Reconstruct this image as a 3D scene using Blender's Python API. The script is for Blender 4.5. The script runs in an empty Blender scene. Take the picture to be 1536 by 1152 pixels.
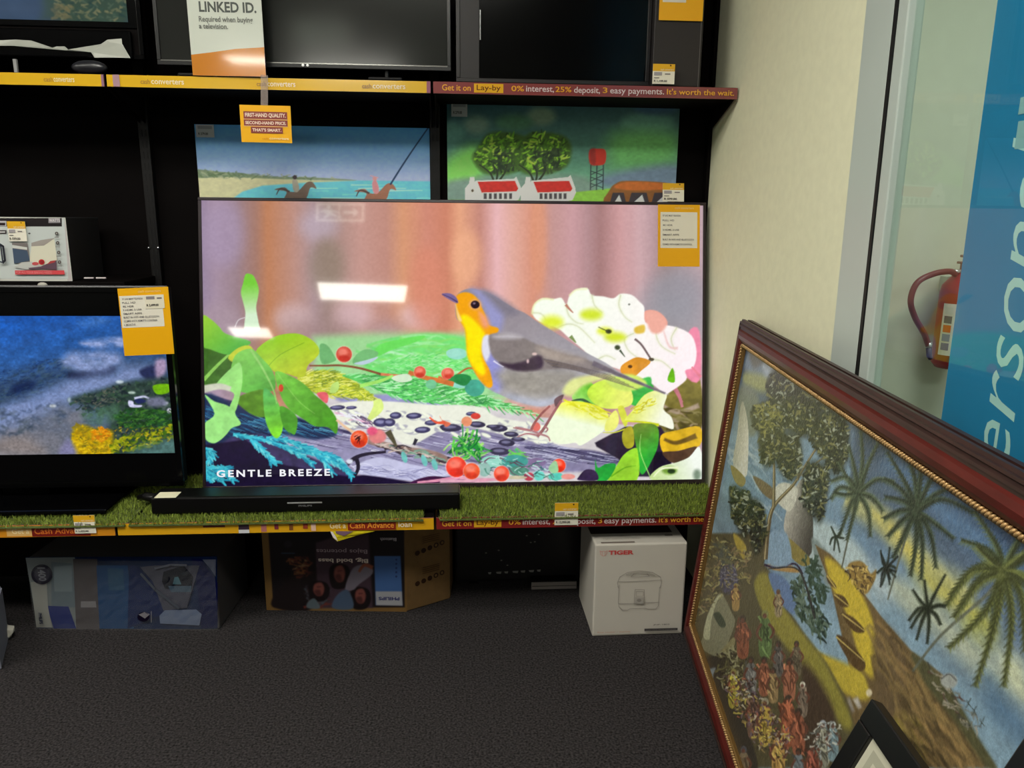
import bpy, bmesh, math, random
import numpy as np
from mathutils import Vector, Matrix
from math import radians, sin, cos, pi
random.seed(7)
S = bpy.context.scene
COL = S.collection

# ------------------------------------------------------------------ camera
F_PX, PITCH, YAW, ROLL, CAM_H = 1140.8, 0.21642, 0.07036, 0.00919, 1.28
def _basis():
    cp, sp, cy, sy, cr, sr = cos(PITCH), sin(PITCH), cos(YAW), sin(YAW), cos(ROLL), sin(ROLL)
    fwd = Vector((sy*cp, cy*cp, -sp)); right = Vector((cy, -sy, 0)); up = right.cross(fwd)
    return right*cr+up*sr, -right*sr+up*cr, fwd
CR, CU, CF = _basis()
CAM = Vector((0, 0, CAM_H))
cam_d = bpy.data.cameras.new('camera'); cam_d.sensor_width = 36; cam_d.lens = 36*F_PX/1536; cam_d.clip_start = .02
cam = bpy.data.objects.new('camera', cam_d); COL.objects.link(cam)
cam.matrix_world = Matrix(((CR.x, CU.x, -CF.x, 0), (CR.y, CU.y, -CF.y, 0), (CR.z, CU.z, -CF.z, CAM_H), (0, 0, 0, 1)))
S.camera = cam

# ------------------------------------------------------------------ world, exposure
S.view_settings.view_transform = 'Standard'; S.view_settings.look = 'None'
S.view_settings.exposure = 0.0; S.view_settings.gamma = 1.0; S.view_settings.use_curve_mapping = False
wd = bpy.data.worlds.new('world'); S.world = wd; wd.use_nodes = True
wd.node_tree.nodes['Background'].inputs[0].default_value = (.75, .85, .8, 1)
wd.node_tree.nodes['Background'].inputs[1].default_value = .03
ART_GAIN, OIL_GAIN = 2.3, 1.3
LAMP_RADIANCE = 24.0          # ceiling fittings of the shop, added fill ones too
OUT_RADIANCE = 15.0            # fittings added in the corridor beyond the window

# key planes of the shop (metres)
XW = .845       # side wall / window plane
YB = 2.640      # back panel
YU = 2.371      # front of the upper shelf
YL = 2.145      # front of the lower shelf
ZL = .400; ZU = 1.666; ZC = 2.7

# ------------------------------------------------------------------ tracing helpers: photo pixel -> point on a known plane
def ray(px, py): return CF + CR*((px-768)/F_PX) - CU*((py-576)/F_PX)
def onX(px, py, x): d = ray(px, py); return CAM + d*(x/d.x)
def onY(px, py, y): d = ray(px, py); return CAM + d*(y/d.y)
def onZ(px, py, z): d = ray(px, py); return CAM + d*((z-CAM_H)/d.z)
def lin(c): 
    c = np.asarray(c, dtype=float)/255.
    return np.where(c <= .04045, c/12.92, ((c+.055)/1.055)**2.4)

class Plane:
    """rectangle in the place: lower-left corner O, unit axes U (right) and V (up), size w x h"""
    def __init__(s, O, U, V, w, h):
        s.O = Vector(O); s.U = Vector(U).normalized(); s.V = Vector(V).normalized(); s.w = w; s.h = h
        s.N = s.U.cross(s.V)
    def uv(s, px, py):
        d = ray(px, py); t = (s.O-CAM).dot(s.N)/d.dot(s.N); q = CAM+d*t-s.O
        return q.dot(s.U), q.dot(s.V)
    def at(s, u, v, n=0): return s.O+s.U*u+s.V*v+s.N*n
    def sub(s, u, v, w, h, n=0): return Plane(s.at(u, v, n), s.U, s.V, w, h)
    def spx(s, x0, y0, x1, y1, n=0):
        """upright sub-rectangle whose lower-left / upper-right corners sit at these pixels"""
        a = s.uv(x0, y1); b = s.uv(x1, y0); return s.sub(a[0], a[1], b[0]-a[0], b[1]-a[1], n)
def vplane(y, x0, x1, z0, z1): return Plane((x0, y, z0), (1, 0, 0), (0, 0, 1), x1-x0, z1-z0)
def vpx(y, x0, y0, x1, y1):
    """facing -Y rectangle at depth y from its left/top/right/bottom pixels"""
    xm, ym = (x0+x1)/2, (y0+y1)/2
    return vplane(y, onY(x0, ym, y).x, onY(x1, ym, y).x, onY(xm, y1, y).z, onY(xm, y0, y).z)

# ------------------------------------------------------------------ materials
MATS = {}
def nt(name):
    m = bpy.data.materials.new(name); m.use_nodes = True
    b = m.node_tree.nodes['Principled BSDF']; return m, m.node_tree.nodes, m.node_tree.links, b
def M(name, col=(128, 128, 128), rough=.5, metal=0, spec=.5, noise=0, nscale=30, bump=0, bscale=200, coat=0, emit=0, stretch=None):
    if name in MATS: return MATS[name]
    m, n, l, b = nt(name)
    c = lin(col)
    b.inputs['Base Color'].default_value = (*c, 1); b.inputs['Roughness'].default_value = rough
    b.inputs['Metallic'].default_value = metal; b.inputs['Specular IOR Level'].default_value = spec
    b.inputs['Coat Weight'].default_value = coat; b.inputs['Coat Roughness'].default_value = .08
    tc = n.new('ShaderNodeTexCoord'); mp = n.new('ShaderNodeMapping'); l.new(tc.outputs['Object'], mp.inputs[0])
    if stretch: mp.inputs['Scale'].default_value = stretch
    if noise:
        t = n.new('ShaderNodeTexNoise'); t.inputs['Scale'].default_value = nscale; t.inputs['Detail'].default_value = 5
        l.new(mp.outputs[0], t.inputs['Vector'])
        r = n.new('ShaderNodeMapRange'); r.inputs[1].default_value = .3; r.inputs[2].default_value = .7
        r.inputs[3].default_value = 1-noise; r.inputs[4].default_value = 1+noise; l.new(t.outputs[0], r.inputs[0])
        mx = n.new('ShaderNodeVectorMath'); mx.operation = 'SCALE'; mx.inputs[0].default_value = tuple(c)
        l.new(r.outputs[0], mx.inputs['Scale']); l.new(mx.outputs[0], b.inputs['Base Color'])
    if bump:
        t2 = n.new('ShaderNodeTexNoise'); t2.inputs['Scale'].default_value = bscale; t2.inputs['Detail'].default_value = 3
        l.new(mp.outputs[0], t2.inputs['Vector'])
        bp = n.new('ShaderNodeBump'); bp.inputs['Strength'].default_value = bump; bp.inputs['Distance'].default_value = .002
        l.new(t2.outputs[0], bp.inputs['Height']); l.new(bp.outputs[0], b.inputs['Normal'])
    if emit:
        b.inputs['Emission Color'].default_value = (*c, 1); b.inputs['Emission Strength'].default_value = emit
    MATS[name] = m; return m
def attr_mat(name, rough=.5, spec=.5, emit=False, bump=0, coat=0, grain=0, gain=1.0):
    """surface whose print / paint colours sit in the mesh's colour attribute"""
    if name in MATS: return MATS[name]
    m, n, l, b = nt(name)
    a = n.new('ShaderNodeAttribute'); a.attribute_name = 'Col'
    b.inputs['Roughness'].default_value = rough; b.inputs['Specular IOR Level'].default_value = spec
    b.inputs['Coat Weight'].default_value = coat; b.inputs['Coat Roughness'].default_value = .05
    src = a.outputs['Color']
    if grain:
        t = n.new('ShaderNodeTexNoise'); t.inputs['Scale'].default_value = 420; t.inputs['Detail'].default_value = 2
        tc = n.new('ShaderNodeTexCoord'); l.new(tc.outputs['Object'], t.inputs['Vector'])
        r = n.new('ShaderNodeMapRange'); r.inputs[1].default_value = .3; r.inputs[2].default_value = .7
        r.inputs[3].default_value = 1-grain; r.inputs[4].default_value = 1+grain; l.new(t.outputs[0], r.inputs[0])
        mx = n.new('ShaderNodeVectorMath'); mx.operation = 'SCALE'; l.new(src, mx.inputs[0]); l.new(r.outputs[0], mx.inputs['Scale'])
        src = mx.outputs[0]
    if emit:
        b.inputs['Base Color'].default_value = (.006, .006, .007, 1)
        l.new(src, b.inputs['Emission Color']); b.inputs['Emission Strength'].default_value = gain
    else: l.new(src, b.inputs['Base Color'])
    if bump:
        t2 = n.new('ShaderNodeTexNoise'); t2.inputs['Scale'].default_value = 130; t2.inputs['Detail'].default_value = 4
        tc2 = n.new('ShaderNodeTexCoord'); l.new(tc2.outputs['Object'], t2.inputs['Vector'])
        bp = n.new('ShaderNodeBump'); bp.inputs['Strength'].default_value = bump; bp.inputs['Distance'].default_value = .003
        l.new(t2.outputs[0], bp.inputs['Height']); l.new(bp.outputs[0], b.inputs['Normal'])
    MATS[name] = m; return m

# ------------------------------------------------------------------ objects
def thing(name, label, cat, loc=(0, 0, 0), group=None):
    o = bpy.data.objects.new(name, None); o.empty_display_size = .05; COL.objects.link(o); o.location = loc
    o['label'] = label; o['category'] = cat
    if group: o['group'] = group
    return o
def root_of(o):
    while o.parent: o = o.parent
    return o
def link(name, me, parent=None, mat=None, label=None, kind=None):
    o = bpy.data.objects.new(name, me); COL.objects.link(o)
    if mat: me.materials.append(mat)
    if parent:
        r = root_of(parent); me.transform(Matrix.Translation(-r.location)); o.parent = parent
    if label: o['label'] = label
    if kind: o['kind'] = kind
    return o
def solo(name, me, label, cat, loc, mat=None, group=None, kind=None):
    """a thing that is one mesh"""
    o = link(name, me, None, mat); me.transform(Matrix.Translation(-Vector(loc))); o.location = loc
    o['label'] = label; o['category'] = cat
    if group: o['group'] = group
    if kind: o['kind'] = kind
    return o
def struct(name, me, mat):
    o = link(name, me, None, mat); o['kind'] = 'structure'; return o
def fin(bm, smooth=False, name='m'):
    bmesh.ops.recalc_face_normals(bm, faces=bm.faces[:])
    me = bpy.data.meshes.new(name); bm.to_mesh(me); bm.free()
    if smooth:
        for p in me.polygons: p.use_smooth = True
    return me
def b_box(bm, a, b, bev=0, seg=2, rot=None, pivot=None):
    """axis box from corner a to corner b, edges rounded by bev; optional rotation matrix about pivot"""
    a, b = Vector(a), Vector(b); c = (a+b)/2; s = Vector([abs(v) for v in (b-a)])
    g = bmesh.ops.create_cube(bm, size=1)['verts']
    bmesh.ops.scale(bm, vec=s, verts=g); bmesh.ops.translate(bm, vec=c, verts=g)
    vs = list(g)
    if bev:
        es = list({e for v in g for e in v.link_edges})
        r = bmesh.ops.bevel(bm, geom=es, offset=bev, segments=seg, affect='EDGES', profile=.5)
        vs = list({v for f in r['faces'] for v in f.verts} | {v for v in vs if v.is_valid})
    if rot is not None: bmesh.ops.rotate(bm, verts=vs, cent=pivot if pivot is not None else c, matrix=rot)
    return vs
def box(a, b, bev=0, seg=2, rot=None, pivot=None):
    bm = bmesh.new(); b_box(bm, a, b, bev, seg, rot, pivot); return fin(bm)
def slab(pl, n0, n1, bev=0, m=0):
    """solid filling plane rectangle pl (grown by m) between normal offsets n0 and n1"""
    bm = bmesh.new(); b_slab(bm, pl, n0, n1, bev, m); return fin(bm)
def b_slab(bm, pl, n0, n1, bev=0, m=0):
    b_vs = b_box(bm, (-m, -m, n0), (pl.w+m, pl.h+m, n1), bev)
    T = Matrix(((pl.U.x, pl.V.x, pl.N.x, pl.O.x), (pl.U.y, pl.V.y, pl.N.y, pl.O.y), (pl.U.z, pl.V.z, pl.N.z, pl.O.z), (0, 0, 0, 1)))
    bmesh.ops.transform(bm, matrix=T, verts=b_vs)
def ring(pl, wd_, n0, n1, bev=0, wb=None, wt=None):
    """rectangular surround, member width wd_, inside pl's outline"""
    bm = bmesh.new(); wb = wb or wd_; wt = wt or wd_
    for (u, v, w, h) in ((0, 0, pl.w, wb), (0, pl.h-wt, pl.w, wt), (0, wb, wd_, pl.h-wb-wt), (pl.w-wd_, wb, wd_, pl.h-wb-wt)):
        b_slab(bm, pl.sub(u, v, w, h), n0, n1, bev)
    return fin(bm)
def b_tube(bm, pts, r, n=10, caps=True):
    pts = [Vector(p) for p in pts]; rs = r if isinstance(r, (list, tuple)) else [r]*len(pts); rings = []
    ref = None
    for i, p in enumerate(pts):
        t = (pts[min(i+1, len(pts)-1)]-pts[max(i-1, 0)]).normalized()
        if ref is None: ref = t.orthogonal().normalized()
        ref = (ref-t*ref.dot(t)).normalized(); q = t.cross(ref)
        rings.append([bm.verts.new(p+(ref*cos(2*pi*k/n)+q*sin(2*pi*k/n))*rs[i]) for k in range(n)])
    for a, b in zip(rings, rings[1:]):
        for k in range(n): bm.faces.new((a[k], a[(k+1) % n], b[(k+1) % n], b[k]))
    if caps: bm.faces.new(rings[0][::-1]); bm.faces.new(rings[-1])
def tube(pts, r, n=10): bm = bmesh.new(); b_tube(bm, pts, r, n); return fin(bm, True)
def prism(pts, z0, z1, bev=0):
    """upright solid on a floor outline of (x, y) points"""
    bm = bmesh.new(); f = bm.faces.new([bm.verts.new((x, y, z0)) for x, y in pts])
    e = bmesh.ops.extrude_face_region(bm, geom=[f])['geom']
    bmesh.ops.translate(bm, vec=(0, 0, z1-z0), verts=[v for v in e if isinstance(v, bmesh.types.BMVert)])
    if bev: bmesh.ops.bevel(bm, geom=bm.edges[:], offset=bev, segments=2, affect='EDGES')
    return fin(bm)
def smooth_pts(p, k=6, closed=False):
    p = [Vector(q) for q in p]; n = len(p); out = []
    for i in range(n if closed else n-1):
        a, b, c, d = (p[(i-1) % n], p[i], p[(i+1) % n], p[(i+2) % n]) if closed else (p[max(i-1, 0)], p[i], p[i+1], p[min(i+2, n-1)])
        for j in range(k):
            t = j/k; out.append(.5*((2*b)+(c-a)*t+(2*a-5*b+4*c-d)*t*t+(3*b-a-3*c+d)*t**3))
    if not closed: out.append(p[-1])
    return out

# ------------------------------------------------------------------ flat printing (labels, lettering) on a plane
_FC = {}
def glyphs(s, bold=0, shear=0, spacing=1):
    k = (s, bold, shear, spacing)
    if k in _FC: return _FC[k]
    c = bpy.data.curves.new('t', 'FONT'); c.body = s; c.offset = bold; c.shear = shear; c.space_character = spacing; c.resolution_u = 3
    o = bpy.data.objects.new('t', c); COL.objects.link(o); dg = bpy.context.evaluated_depsgraph_get(); dg.update()
    me = bpy.data.meshes.new_from_object(o.evaluated_get(dg))
    v = np.array([p.co[:2] for p in me.vertices]) if len(me.vertices) else np.zeros((1, 2)); f = [tuple(p.vertices) for p in me.polygons]
    bpy.data.objects.remove(o); bpy.data.curves.remove(c); bpy.data.meshes.remove(me)
    _FC[k] = (v, f); return _FC[k]
class Print:
    def __init__(s, pl, gain=1.0): s.pl = pl; s.v = []; s.f = []; s.c = []; s.k = 1; s.g = gain; s.dn = .0003
    def face(s, uv, col, k=None):
        k = k or s.k; i = len(s.v)
        s.v += [s.pl.at(u, v, s.dn*k) for u, v in uv]; s.f.append(tuple(range(i, i+len(uv)))); s.c += [col]*len(uv); s.k = k+1
    def poly(s, pts, col):   # photo pixels
        s.face([s.pl.uv(*p) for p in pts], col)
    def rect(s, x0, y0, x1, y1, col):
        a = s.pl.uv(x0, y1); b = s.pl.uv(x1, y0); s.face([a, (b[0], a[1]), b, (a[0], b[1])], col)
    def ruv(s, u0, v0, u1, v1, col): s.face([(u0, v0), (u1, v0), (u1, v1), (u0, v1)], col)
    def ell(s, cx, cy, rx, ry, col, n=24):
        s.poly([(cx+rx*cos(2*pi*k/n), cy+ry*sin(2*pi*k/n)) for k in range(n)][::-1], col)
    def line(s, pts, w, col):
        for a, b in zip(pts, pts[1:]):
            a, b = Vector(s.pl.uv(*a)), Vector(s.pl.uv(*b)); d = (b-a).normalized()*w/2; q = Vector((-d.y, d.x))
            kk = s.k; s.face([a-d*.5-q, b+d*.5-q, b+d*.5+q, a-d*.5+q], col, kk); s.k = kk
        s.k += 1
    def txt_uv(s, t, u0, v0, u1, v1, col, bold=0, shear=0, rot=0, spacing=1):
        v, f = glyphs(t, bold, shear, spacing); v = v.copy()
        for _ in range(rot): v = np.stack([-v[:, 1], v[:, 0]], 1)
        lo, hi = v.min(0), v.max(0); v = (v-lo)/np.maximum(hi-lo, 1e-9)
        i = len(s.v); s.v += [s.pl.at(u0+(u1-u0)*a, v0+(v1-v0)*b, s.dn*s.k) for a, b in v]
        s.f += [tuple(i+j for j in q) for q in f]; s.c += [col]*len(v); s.k += 1
    def txt(s, t, x0, y0, x1, y1, col, **k):
        a = s.pl.uv(x0, y1); b = s.pl.uv(x1, y0); s.txt_uv(t, a[0], a[1], b[0], b[1], col, **k)
    def done(s, name, parent, mat, label=None):
        me = bpy.data.meshes.new(name); me.from_pydata([tuple(v) for v in s.v], [], s.f)
        a = me.color_attributes.new('Col', 'FLOAT_COLOR', 'POINT')
        c = np.ones((len(s.c), 4)); c[:, :3] = np.clip(lin(np.array(s.c))*s.g, 0, .92 if s.g != 1.0 else 1); a.data.foreach_set('color', c.astype(np.float32).ravel())
        return link(name, me, parent, mat, label)

# ------------------------------------------------------------------ painter: a picture as colours on a fine mesh grid
def fbm(w, h, sx, sy, seed, octv=4):
    rng = np.random.RandomState(seed); out = np.zeros((h, w)); amp = 1; tot = 0
    for o in range(octv):
        gx, gy = max(2, int(w/sx*2**o)+2), max(2, int(h/sy*2**o)+2); g = rng.rand(gy, gx)
        X = np.linspace(0, gx-1.001, w); Y = np.linspace(0, gy-1.001, h); xi = X.astype(int); yi = Y.astype(int)
        fx = X-xi; fy = Y-yi; fx = fx*fx*(3-2*fx); fy = (fy*fy*(3-2*fy))[:, None]
        a = g[yi][:, xi]; b = g[yi][:, xi+1]; c = g[yi+1][:, xi]; d = g[yi+1][:, xi+1]
        out += amp*((a*(1-fx)+b*fx)*(1-fy)+(c*(1-fx)+d*fx)*fy); tot += amp; amp *= .5
    return out/tot
class Cv:
    def __init__(s, pl, w, h, T=None):
        s.pl = pl; s.w = w; s.h = h; s.a = np.zeros((h, w, 3)); s.T = T; s.Y, s.X = np.mgrid[0:h, 0:w].astype(float); s.rng = np.random.RandomState(3)
    def z(s, ox, oy, k): s.T = (ox, oy, k); return s
    def tp(s, p): return (s.T[0]+p[0]/s.T[2], s.T[1]+p[1]/s.T[2]) if s.T else p
    def c(s, p):
        u, v = s.pl.uv(*s.tp(p)); return u/s.pl.w*(s.w-1), (1-v/s.pl.h)*(s.h-1)
    def mask(s, q, soft):
        q = np.array(q); e = soft+1; x0 = max(0, int(q[:, 0].min()-e)); x1 = min(s.w, int(q[:, 0].max()+e)+2)
        y0 = max(0, int(q[:, 1].min()-e)); y1 = min(s.h, int(q[:, 1].max()+e)+2)
        if x0 >= x1 or y0 >= y1: return None
        X, Y = s.X[y0:y1, x0:x1], s.Y[y0:y1, x0:x1]; d = np.full(X.shape, 1e9); ins = np.zeros(X.shape, bool)
        for (ax, ay), (bx, by) in zip(q, np.roll(q, -1, 0)):
            vx, vy = bx-ax, by-ay; L = vx*vx+vy*vy+1e-9
            t = np.clip(((X-ax)*vx+(Y-ay)*vy)/L, 0, 1); d = np.minimum(d, (X-ax-t*vx)**2+(Y-ay-t*vy)**2)
            if ay != by: ins ^= ((ay > Y) != (by > Y)) & (X < vx*(Y-ay)/(by-ay)+ax)
        d = np.sqrt(d); d[ins] *= -1
        m = np.clip(.5-d/soft, 0, 1); m = m*m*(3-2*m) if soft > 2 else m
        return (slice(y0, y1), slice(x0, x1)), m
    def put(s, sl, m, col, al=1):
        m = (m*al)[..., None]
        if callable(col): col = col(sl)
        s.a[sl] = s.a[sl]*(1-m)+np.asarray(col, float)*m
    def poly(s, pts, col, soft=1.2, sm=True, al=1, tex=0, tseed=1, ts=(8, 8)):
        q = [s.c(p) for p in pts]
        if sm: q = [tuple(v) for v in smooth_pts([(a, b, 0) for a, b in q], 4, True)]; q = [(a[0], a[1]) for a in q]
        r = s.mask(q, soft)
        if r is None: return
        sl, m = r
        if tex: m = np.clip(m*(1-tex+2*tex*np.clip((s.nz(tseed, ts)[sl]-.2)*1.6, 0, 1)), 0, 1)
        s.put(sl, m, col, al)
    _n = None
    def nz(s, seed, ts):
        if s._n is None: s._n = {}
        k = (seed, ts)
        if k not in s._n: s._n[k] = fbm(s.w, s.h, ts[0], ts[1], seed)
        return s._n[k]
    def gr(s, p0, c0, p1, c1):
        """colour running from c0 at p0 to c1 at p1"""
        a, b = np.array(s.c(p0)), np.array(s.c(p1)); d = b-a; L = (d@d)+1e-9
        return lambda sl: (lambda t: np.asarray(c0, float)*(1-t)+np.asarray(c1, float)*t)(np.clip(((s.X[sl]-a[0])*d[0]+(s.Y[sl]-a[1])*d[1])/L, 0, 1)[..., None])
    def st(s, pts, w0, w1, col, soft=1, al=1, k=5):
        """tapering brush stroke"""
        p = smooth_pts([(a, b, 0) for a, b in pts], k) if len(pts) > 2 else [Vector((a, b, 0)) for a, b in pts]
        L, R = [], []; n = len(p)
        for i, q in enumerate(p):
            t = (p[min(i+1, n-1)]-p[max(i-1, 0)]); t.z = 0; t = t.normalized() if t.length else Vector((1, 0, 0)); w = (w0+(w1-w0)*i/(n-1))/2
            o = Vector((-t.y, t.x, 0))*w; L.append((q.x+o.x, q.y+o.y)); R.append((q.x-o.x, q.y-o.y))
        s.poly(L+R[::-1], col, soft, False, al)
    def el(s, x, y, rx, ry, col, soft=1.2, ang=0, al=1):
        ca, sa = cos(ang), sin(ang)
        s.poly([(x+rx*cos(t)*ca-ry*sin(t)*sa, y+rx*cos(t)*sa+ry*sin(t)*ca) for t in np.linspace(0, 2*pi, 18, endpoint=False)], col, soft, False, al)
    def berry(s, x, y, r, c=(235, 70, 45)):
        s.el(x, y, r*1.08, r*1.08, (255, 215, 205), 1.5, al=.55); s.el(x, y, r, r, c); s.el(x-r*.15, y-r*.3, r*.6, r*.45, (255, 150, 130), r*.12, al=.7)
        s.el(x, y+r*.5, r*.7, r*.4, (190, 25, 15), 4, al=.5)
    def frond(s, pts, w, L, cols, spread=.35):
        p = smooth_pts([(a, b, 0) for a, b in pts], 9); n = len(p); s.st([(q.x, q.y) for q in p[::4]], w, w*.4, cols[0], 1.5)
        for i in range(1, n-1):
            tn = (p[i+1]-p[i-1]).normalized()
            for sg in (-1, 1):
                a = spread*(.7+.6*s.rng.rand())*sg; d = Vector((tn.x*cos(a)-tn.y*sin(a), tn.x*sin(a)+tn.y*cos(a), 0)); l = L*(.6+.7*s.rng.rand()); c = cols[s.rng.randint(len(cols))]
                m = p[i]+d*l*.5+Vector((0, 2*sg, 0)); e = p[i]+d*l; s.st([(p[i].x, p[i].y), (m.x, m.y), (e.x, e.y)], w*.7, w*.35, c, 1, .95, 3)
    def spray(s, pts, n, L, w, cols, ang, jit=.5, soft=1, al=.9, bow=.8):
        """n short strokes scattered inside a polygon"""
        p = np.array(pts, float); lo, hi = p.min(0), p.max(0); k = 0; g = 0
        while k < n and g < n*30:
            g += 1; x, y = lo+(hi-lo)*s.rng.rand(2); ins = False
            for (ax, ay), (bx, by) in zip(p, np.roll(p, -1, 0)):
                if (ay > y) != (by > y) and x < (bx-ax)*(y-ay)/(by-ay)+ax: ins = not ins
            if not ins: continue
            k += 1; t = ang+(s.rng.rand()-.5)*2*jit; l = L*(.5+s.rng.rand())/2; c = cols[s.rng.randint(len(cols))]
            b = (s.rng.rand()-.5)*l*bow
            s.st([(x-l*cos(t), y-l*sin(t)), (x-b*sin(t), y+b*cos(t)), (x+l*cos(t), y+l*sin(t))], w*(.6+.8*s.rng.rand()), w*.3, c, soft, al, 3)
    def blur(s, n=1):
        for _ in range(n):
            a = np.pad(s.a, ((1, 1), (1, 1), (0, 0)), 'edge'); s.a = (a[1:-1, 1:-1]*2+a[:-2, 1:-1]+a[2:, 1:-1]+a[1:-1, :-2]+a[1:-1, 2:])/6
    def done(s, name, parent, mat, gain=1.0, cap=1.0, n=.0005, label=None):
        w, h = s.w, s.h; pl = s.pl
        O, U, V, N = (np.array(v) for v in (pl.O, pl.U, pl.V, pl.N))
        co = O+N*n+(s.X/(w-1)*pl.w)[..., None]*U+((1-s.Y/(h-1))*pl.h)[..., None]*V
        idx = np.arange(w*h).reshape(h, w); q = np.stack([idx[1:, :-1], idx[1:, 1:], idx[:-1, 1:], idx[:-1, :-1]], -1).reshape(-1, 4)
        me = bpy.data.meshes.new(name); me.vertices.add(w*h); me.vertices.foreach_set('co', co.astype(np.float32).ravel())
        me.loops.add(q.size); me.loops.foreach_set('vertex_index', q.astype(np.int32).ravel())
        me.polygons.add(len(q)); me.polygons.foreach_set('loop_start', (np.arange(len(q))*4).astype(np.int32)); me.update(calc_edges=True)
        a = me.color_attributes.new('Col', 'FLOAT_COLOR', 'POINT'); c = np.ones((h, w, 4)); c[..., :3] = np.clip(lin(np.clip(s.a, 0, 255))*gain, 0, cap)
        a.data.foreach_set('color', c.astype(np.float32).ravel())
        return link(name, me, parent, mat, label)
# ------------------------------------------------------------------ pictures
def art_robin(pl):
    c = Cv(pl, 680, 382)
    # blurred fence behind the bird: vertical bands
    xs = [300, 325, 355, 385, 402, 440, 470, 490, 540, 580, 605, 640, 670, 690, 720, 745, 770, 800, 830, 860, 880, 900, 930, 960, 975, 1000, 1020, 1050]
    cs = [(150, 132, 158), (165, 142, 160), (155, 130, 138), (165, 122, 108), (190, 128, 92), (188, 142, 128), (172, 145, 148), (160, 134, 128), (196, 150, 140), (192, 140, 126), (215, 152, 116),
          (208, 138, 118), (206, 132, 106), (230, 165, 130), (196, 136, 122), (232, 182, 184), (224, 170, 156), (216, 148, 124), (196, 150, 146), (202, 156, 160), (182, 142, 144), (166, 122, 120), (206, 156, 156),
          (204, 166, 170), (186, 152, 158), (158, 130, 128), (176, 150, 152), (186, 160, 166)]
    cx = np.array([c.c((x, 400))[0] for x in xs]); cs = np.array(cs, float)
    for k in range(3): c.a[..., k] = np.interp(c.X[0], cx, cs[:, k])[None]
    for (x, y, rx, ry, col) in ((335, 350, 30, 50, (168, 148, 176)), (478, 338, 28, 22, (188, 170, 184)), (490, 400, 26, 40, (146, 128, 112)), (1015, 440, 42, 40, (146, 146, 158)), (1000, 480, 60, 40, (150, 150, 160)),
                                (440, 478, 28, 22, (208, 180, 184)), (530, 474, 28, 22, (220, 186, 192)), (625, 474, 26, 20, (224, 188, 192)), (330, 480, 30, 24, (170, 148, 160)), (700, 385, 22, 40, (240, 176, 138)),
                                (640, 430, 26, 60, (218, 138, 112)), (480, 495, 50, 14, (160, 132, 130)), (580, 495, 30, 14, (180, 148, 150)), (808, 360, 12, 80, (222, 152, 120))):
        c.el(x, y, rx, ry, col, rx*1.0, al=.75)
    c.poly([(470, 505), (560, 500), (640, 500), (760, 500), (760, 600), (470, 600)], (160, 216, 150), 16, False)
    c.blur(6)
    c.poly([(560, 520), (640, 500), (720, 515), (760, 560), (700, 570), (560, 565)], (120, 228, 120), 8)
    c.z(290, 480, 3.84)
    # greenery strokes
    c.spray([(980, 200), (1100, 120), (1350, 90), (1536, 160), (1700, 200), (1700, 340), (1000, 270)], 130, 170, 16, [(120, 225, 120), (170, 240, 165), (110, 215, 110), (200, 242, 205), (140, 225, 110)], -.02, .12, 2, .6)
    c.poly([(1030, 200), (1080, 140), (1200, 110), (1330, 90), (1300, 120), (1150, 170), (1060, 210)], (110, 225, 95))
    c.poly([(560, 430), (800, 420), (1100, 440), (1500, 470), (2000, 560), (2900, 640), (2900, 980), (560, 980)], (212, 206, 208), 3, False)      # lit board
    c.poly([(60, 420), (560, 560), (900, 640), (1000, 760), (900, 960), (40, 960)], (60, 52, 92), 3, False)
    c.poly([(560, 590), (700, 600), (900, 660), (1300, 780), (1536, 830), (1536, 930), (1300, 930), (1000, 900), (700, 800), (520, 700)], (150, 145, 180), 4)
    c.poly([(1200, 600), (1500, 610), (1700, 640), (2200, 760), (2400, 860), (1900, 870), (1500, 800), (1250, 700)], (140, 134, 168), 6)
    c.spray([(560, 600), (1500, 620), (2400, 780), (2400, 860), (1500, 860), (600, 760)], 150, 150, 6, [(95, 90, 125), (200, 200, 225), (120, 112, 150), (225, 222, 236)], .2, .08, bow=.1)
    c.poly([(820, 440), (1000, 430), (1300, 430), (1500, 470), (1300, 500), (900, 480)], (150, 150, 195), 6)
    for k in range(9): c.frond([(600, 310+k*9), (780, 300+k*16), (900+10*k, 350+k*12), (1040-8*k, 455-2*k)], 11, 42, [(205, 212, 60), (232, 236, 120), (165, 180, 40), (130, 150, 44)])
    for k in range(13): c.frond([(860+14*k, 320+5*k), (1150+10*k, 330+11*k), (1500+14*k, 380+9*k), (2010-40*k, 560-9*k)], 12, 46, [(96, 205, 100), (156, 236, 160), (74, 172, 84), (190, 242, 190), (60, 146, 80)])
    for k in range(5): c.frond([(1100, 300-14*k), (1350, 280-18*k), (1650+20*k, 300-20*k)], 9, 40, [(120, 226, 120), (160, 238, 160), (90, 205, 100)])
    c.poly([(760, 520), (900, 470), (1150, 470), (1400, 490), (1650, 500), (1750, 560), (2000, 600), (2250, 640), (2100, 720), (1700, 640), (1500, 600), (1250, 720), (1100, 640), (900, 600)], (236, 238, 222), 3)
    for k in range(70):
        x = 800+c.rng.rand()*1250; y = 500+(x-800)*.09+c.rng.rand()*110; c.el(x, y, 34, 13, (160, 158, 176), 2, ang=c.rng.rand()-.3, al=.8); c.el(x-2, y-3, 31, 10, (242, 246, 226), 2, ang=c.rng.rand()-.3)
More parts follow.
